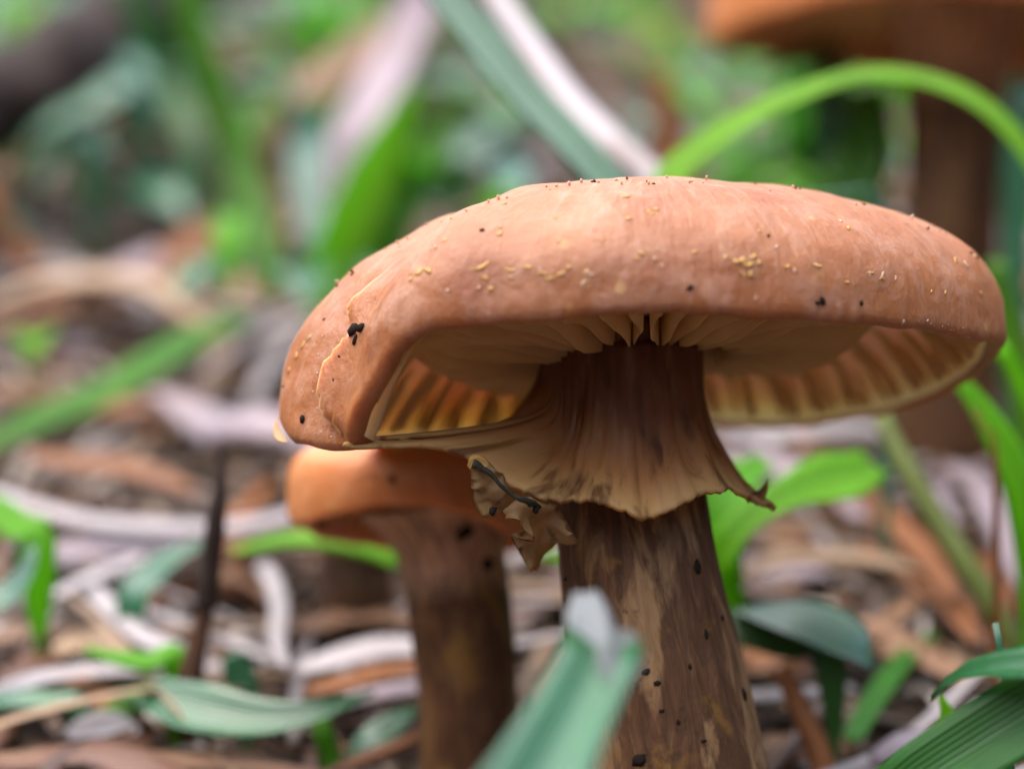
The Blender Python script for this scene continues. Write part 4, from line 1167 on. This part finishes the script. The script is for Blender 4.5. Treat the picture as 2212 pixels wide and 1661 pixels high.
for k in range(NL):
    kd = rnd.choice(kinds)
    nm, lb, ct, gp = LAB[kd]
    x, y = lit_spot(27.5, 68)
    broad = ct == 'dry leaf'
    L = rnd.uniform(1.6, 4.0) if broad else rnd.uniform(2.5, 7.0)
    W = rnd.uniform(0.3, 0.8) if broad else rnd.uniform(0.14, 0.34)
    a = rnd.uniform(0, math.pi * 2)
    if rnd.random() < 0.5:
        a = rnd.choice((0, math.pi)) + rnd.gauss(0, 0.35)
    dx, dy = math.cos(a), math.sin(a)
    bend = rnd.uniform(-0.25, 0.25) * L
    lift0 = rnd.uniform(0.05, 0.6)
    arch = rnd.uniform(0.0, 0.5) if not broad else rnd.uniform(0, 0.3)
    pts, ws = [], []
    for j in range(5):
        t = j / 4 - 0.5
        px_ = x + dx * L * t - dy * bend * (0.25 - t * t) * 2
        py_ = y + dy * L * t + dx * bend * (0.25 - t * t) * 2
        zz = ground(px_, py_) + lift0 + arch * (0.25 - t * t) * 4
        pts.append(Vector((px_, py_, zz)))
        ws.append(W * (0.45 + 0.75 * (1 - (2 * t) ** 2)) if broad else W * (1 - 0.25 * abs(2 * t)))
    face = Vector((rnd.gauss(0, 0.35), -0.37 + rnd.gauss(0, 0.3), 1))
    me = blade_mesh(nm, pts, ws, face, rnd.uniform(-0.6, 0.6), 0, 0.02, 12, 4, 0.8 if broad else 0.2, k)
    shape = ('broad' if W > 0.52 else 'narrow') if broad else ('long' if L > 4.8 else 'short')
    col = {'white': 'bleached', 'beige': 'beige', 'tan': 'tan', 'orange': 'rusty', 'brown': 'dark brown', 'lilac': 'greyish'}[kd]
    form = 'arched' if arch > 0.25 else 'flat'
    what = 'dry leaf' if broad else 'dry grass stem'
    lie = 'lying crosswise' if abs(dy) < 0.5 else ('lying slantwise' if abs(dy) < 0.85 else 'lying up the slope')
    tag(link(nm, me, DRY[kd]), f'{form} {shape} {col} {what} {lie} {where(x, y)}', ct, gp)

# thin dark twigs among the litter
for k in range(26):
    x, y = lit_spot(28.5, 60)
    a = rnd.uniform(0, math.pi * 2)
    L = rnd.uniform(1.5, 5.0)
    q = []
    for j in range(5):
        t = j / 4 - 0.5
        xx, yy = x + math.cos(a) * L * t + rnd.gauss(0, 0.08), y + math.sin(a) * L * t + rnd.gauss(0, 0.08)
        q.append(Vector((xx, yy, ground(xx, yy) + 0.25 + 0.5 * abs(t) * (k % 3))))
    r0 = rnd.uniform(0.05, 0.11)
    me = tube_mesh('twig', q, [r0, r0 * 0.95, r0 * 0.8, r0 * 0.7, r0 * 0.3], 14, 7, 0.35, k)
    tag(link('twig', me, DRY['black' if k % 2 else 'brown']), f"{'long' if L > 3 else 'short'} {'thick' if r0 > 0.08 else 'thin'} {'black' if k % 2 else 'brown'} twig lying {where(x, y)}", 'twig', 'twigs in the litter')

# grass blades standing on the bank
for k in range(85):
    x, y = lit_spot(46, 78)
    kd = rnd.choice(['bright', 'mid', 'mid', 'teal', 'teal', 'dark'])
    H = rnd.uniform(2.5, 6.0)
    a = rnd.uniform(0, 2 * math.pi)
    lean = rnd.uniform(0.4, 1.1) * H
    z0 = ground(x, y)
    pts = [Vector((x + math.cos(a) * lean * t * t, y + math.sin(a) * lean * t * t * 0.6, z0 - 0.2 + H * (t - 0.38 * t * t * (1 if lean > 0.6 * H else 0.4)))) for t in (0, 0.3, 0.55, 0.8, 1.0)]
    W = rnd.uniform(0.35, 0.85)
    me = blade_mesh('grass_shoot', pts, [W * 0.7, W, W, W * 0.7, 0.04], Vector((-math.cos(a), -math.sin(a) - 0.3, 0.7)), 0.15, 0.25, 0.02, 14)
    col = {'bright': 'bright green', 'mid': 'green', 'teal': 'blue-green', 'dark': 'dark green'}[kd]
    tag(link('grass_shoot', me, GREENS[kd]), f"{'tall' if H > 4.3 else 'short'} {'broad' if W > 0.55 else 'slim'} {col} grass blade {where(x, y)}", 'grass blade', 'grass blades on the bank')
# herb leaves on the bank
for k in range(95):
    x, y = lit_spot(38, 74)
    kd = rnd.choice(['bright', 'mid', 'mid', 'teal', 'teal', 'teal'])
    a = rnd.uniform(0, 2 * math.pi)
    L = rnd.uniform(1.0, 2.2) * (1 + max(0, y - 38) / 30)
    W = L * rnd.uniform(0.35, 0.6)
    h = rnd.uniform(0.5, 2.2 if y > 40 else 1.1)
    z0 = ground(x, y)
    b = Vector((x, y, z0 - 0.2))
    m_ = Vector((x + math.cos(a) * 0.25, y + math.sin(a) * 0.25, z0 + h))
    pts = [b, b.lerp(m_, 0.6), m_] + [m_ + Vector((math.cos(a) * L * t, math.sin(a) * L * t, 0.25 * L * math.sin(t * 2.6) + SLOPE * math.sin(a) * L * t * 0.5)) for t in (0.3, 0.65, 1.0)]
    me = blade_mesh('herb_leaf', pts, [0.06, 0.06, 0.1, W, W * 0.9, 0.03], Vector((0, -0.35, 1)), 0.2, 0.2, 0.02, 18, 4, 0.3, k)
    col = {'bright': 'bright green', 'mid': 'green', 'teal': 'blue-green'}[kd]
    tag(link('herb_leaf', me, GREENS[kd]), f"{'large' if L > 2.3 else 'small'} {'wide' if W / L > 0.5 else 'narrow'} {col} herb leaf {where(x, y)}", 'leaf', 'herb leaves on the bank')

# finer crumbs of litter everywhere: one mass
lv, lf, lu = [], [], []
for k in range(5200):
    if k < 3800:
        y = 22 + 52 * rnd.random()
        x = rnd.uniform(-1, 1) * 5.2 * y / 26
    else:
        y = rnd.uniform(4, 100); x = rnd.uniform(-30, 30)
    L = rnd.uniform(0.3, 1.6); W = rnd.uniform(0.05, 0.22)
    a = rnd.uniform(0, math.pi * 2)
    d1 = Vector((math.cos(a), math.sin(a), rnd.uniform(-0.1, 0.35) + SLOPE * math.sin(a))).normalized()
    d2 = Vector((-math.sin(a), math.cos(a), rnd.uniform(-0.4, 0.4))).normalized()
    n_ = d1.cross(d2)
    c = Vector((x, y, ground(x, y) + rnd.uniform(0.0, 0.3)))
    i0 = len(lv)
    uo = rnd.random()
    for (s_, t_, m_) in ((-.5, -.5, 0), (0, -.55, .06), (.5, -.35, 0), (.5, .35, 0), (0, .55, .06), (-.5, .5, 0)):
        for q in (0, -0.02):
            lv.append(c + d1 * L * s_ + d2 * W * t_ + n_ * (m_ * L + q)); lu.append((uo, k % 97 / 97))
    T = [i0 + 2 * j for j in range(6)]
    B = [i0 + 2 * j + 1 for j in range(6)]
    lf += [(T[0], T[1], T[4], T[5]), (T[1], T[2], T[3], T[4]), (B[5], B[4], B[1], B[0]), (B[4], B[3], B[2], B[1])]
    for j in range(6):
        j2 = (j + 1) % 6
        lf.append((T[j2], T[j], B[j], B[j2]))
def litter_mat():
    t = NT('fine_litter')
    c0 = t.n('ShaderNodeTexCoord')
    sep = t.n('ShaderNodeSeparateXYZ')
    t.l(c0.outputs['UV'], sep.inputs[0])
    ob = t.coord('Object')
    c = t.ramp(sep.outputs['X'], [(0.0, (0.05, 0.028, 0.018)), (0.25, (0.12, 0.06, 0.035)), (0.45, (0.28, 0.14, 0.06)), (0.65, (0.36, 0.25, 0.16)), (0.85, (0.5, 0.42, 0.36)), (1.0, (0.62, 0.56, 0.52))])
    n1 = t.noise(ob, 500, 3)
    c = t.mix(t.ramp(n1, [(0.4, 0.5), (0.7, 0.0)]), c, (0.07, 0.04, 0.025))
    return t.done(t.princ(c, 0.5, 0.45, t.bump(n1, 0.4, 0.0004)))
lo = link('leaf_litter', make_mesh('leaf_litter', lv, lf, lu, False), litter_mat())
tag(lo, 'crumbled brown and straw-coloured leaf litter covering the bank', 'leaf litter', kind='stuff')
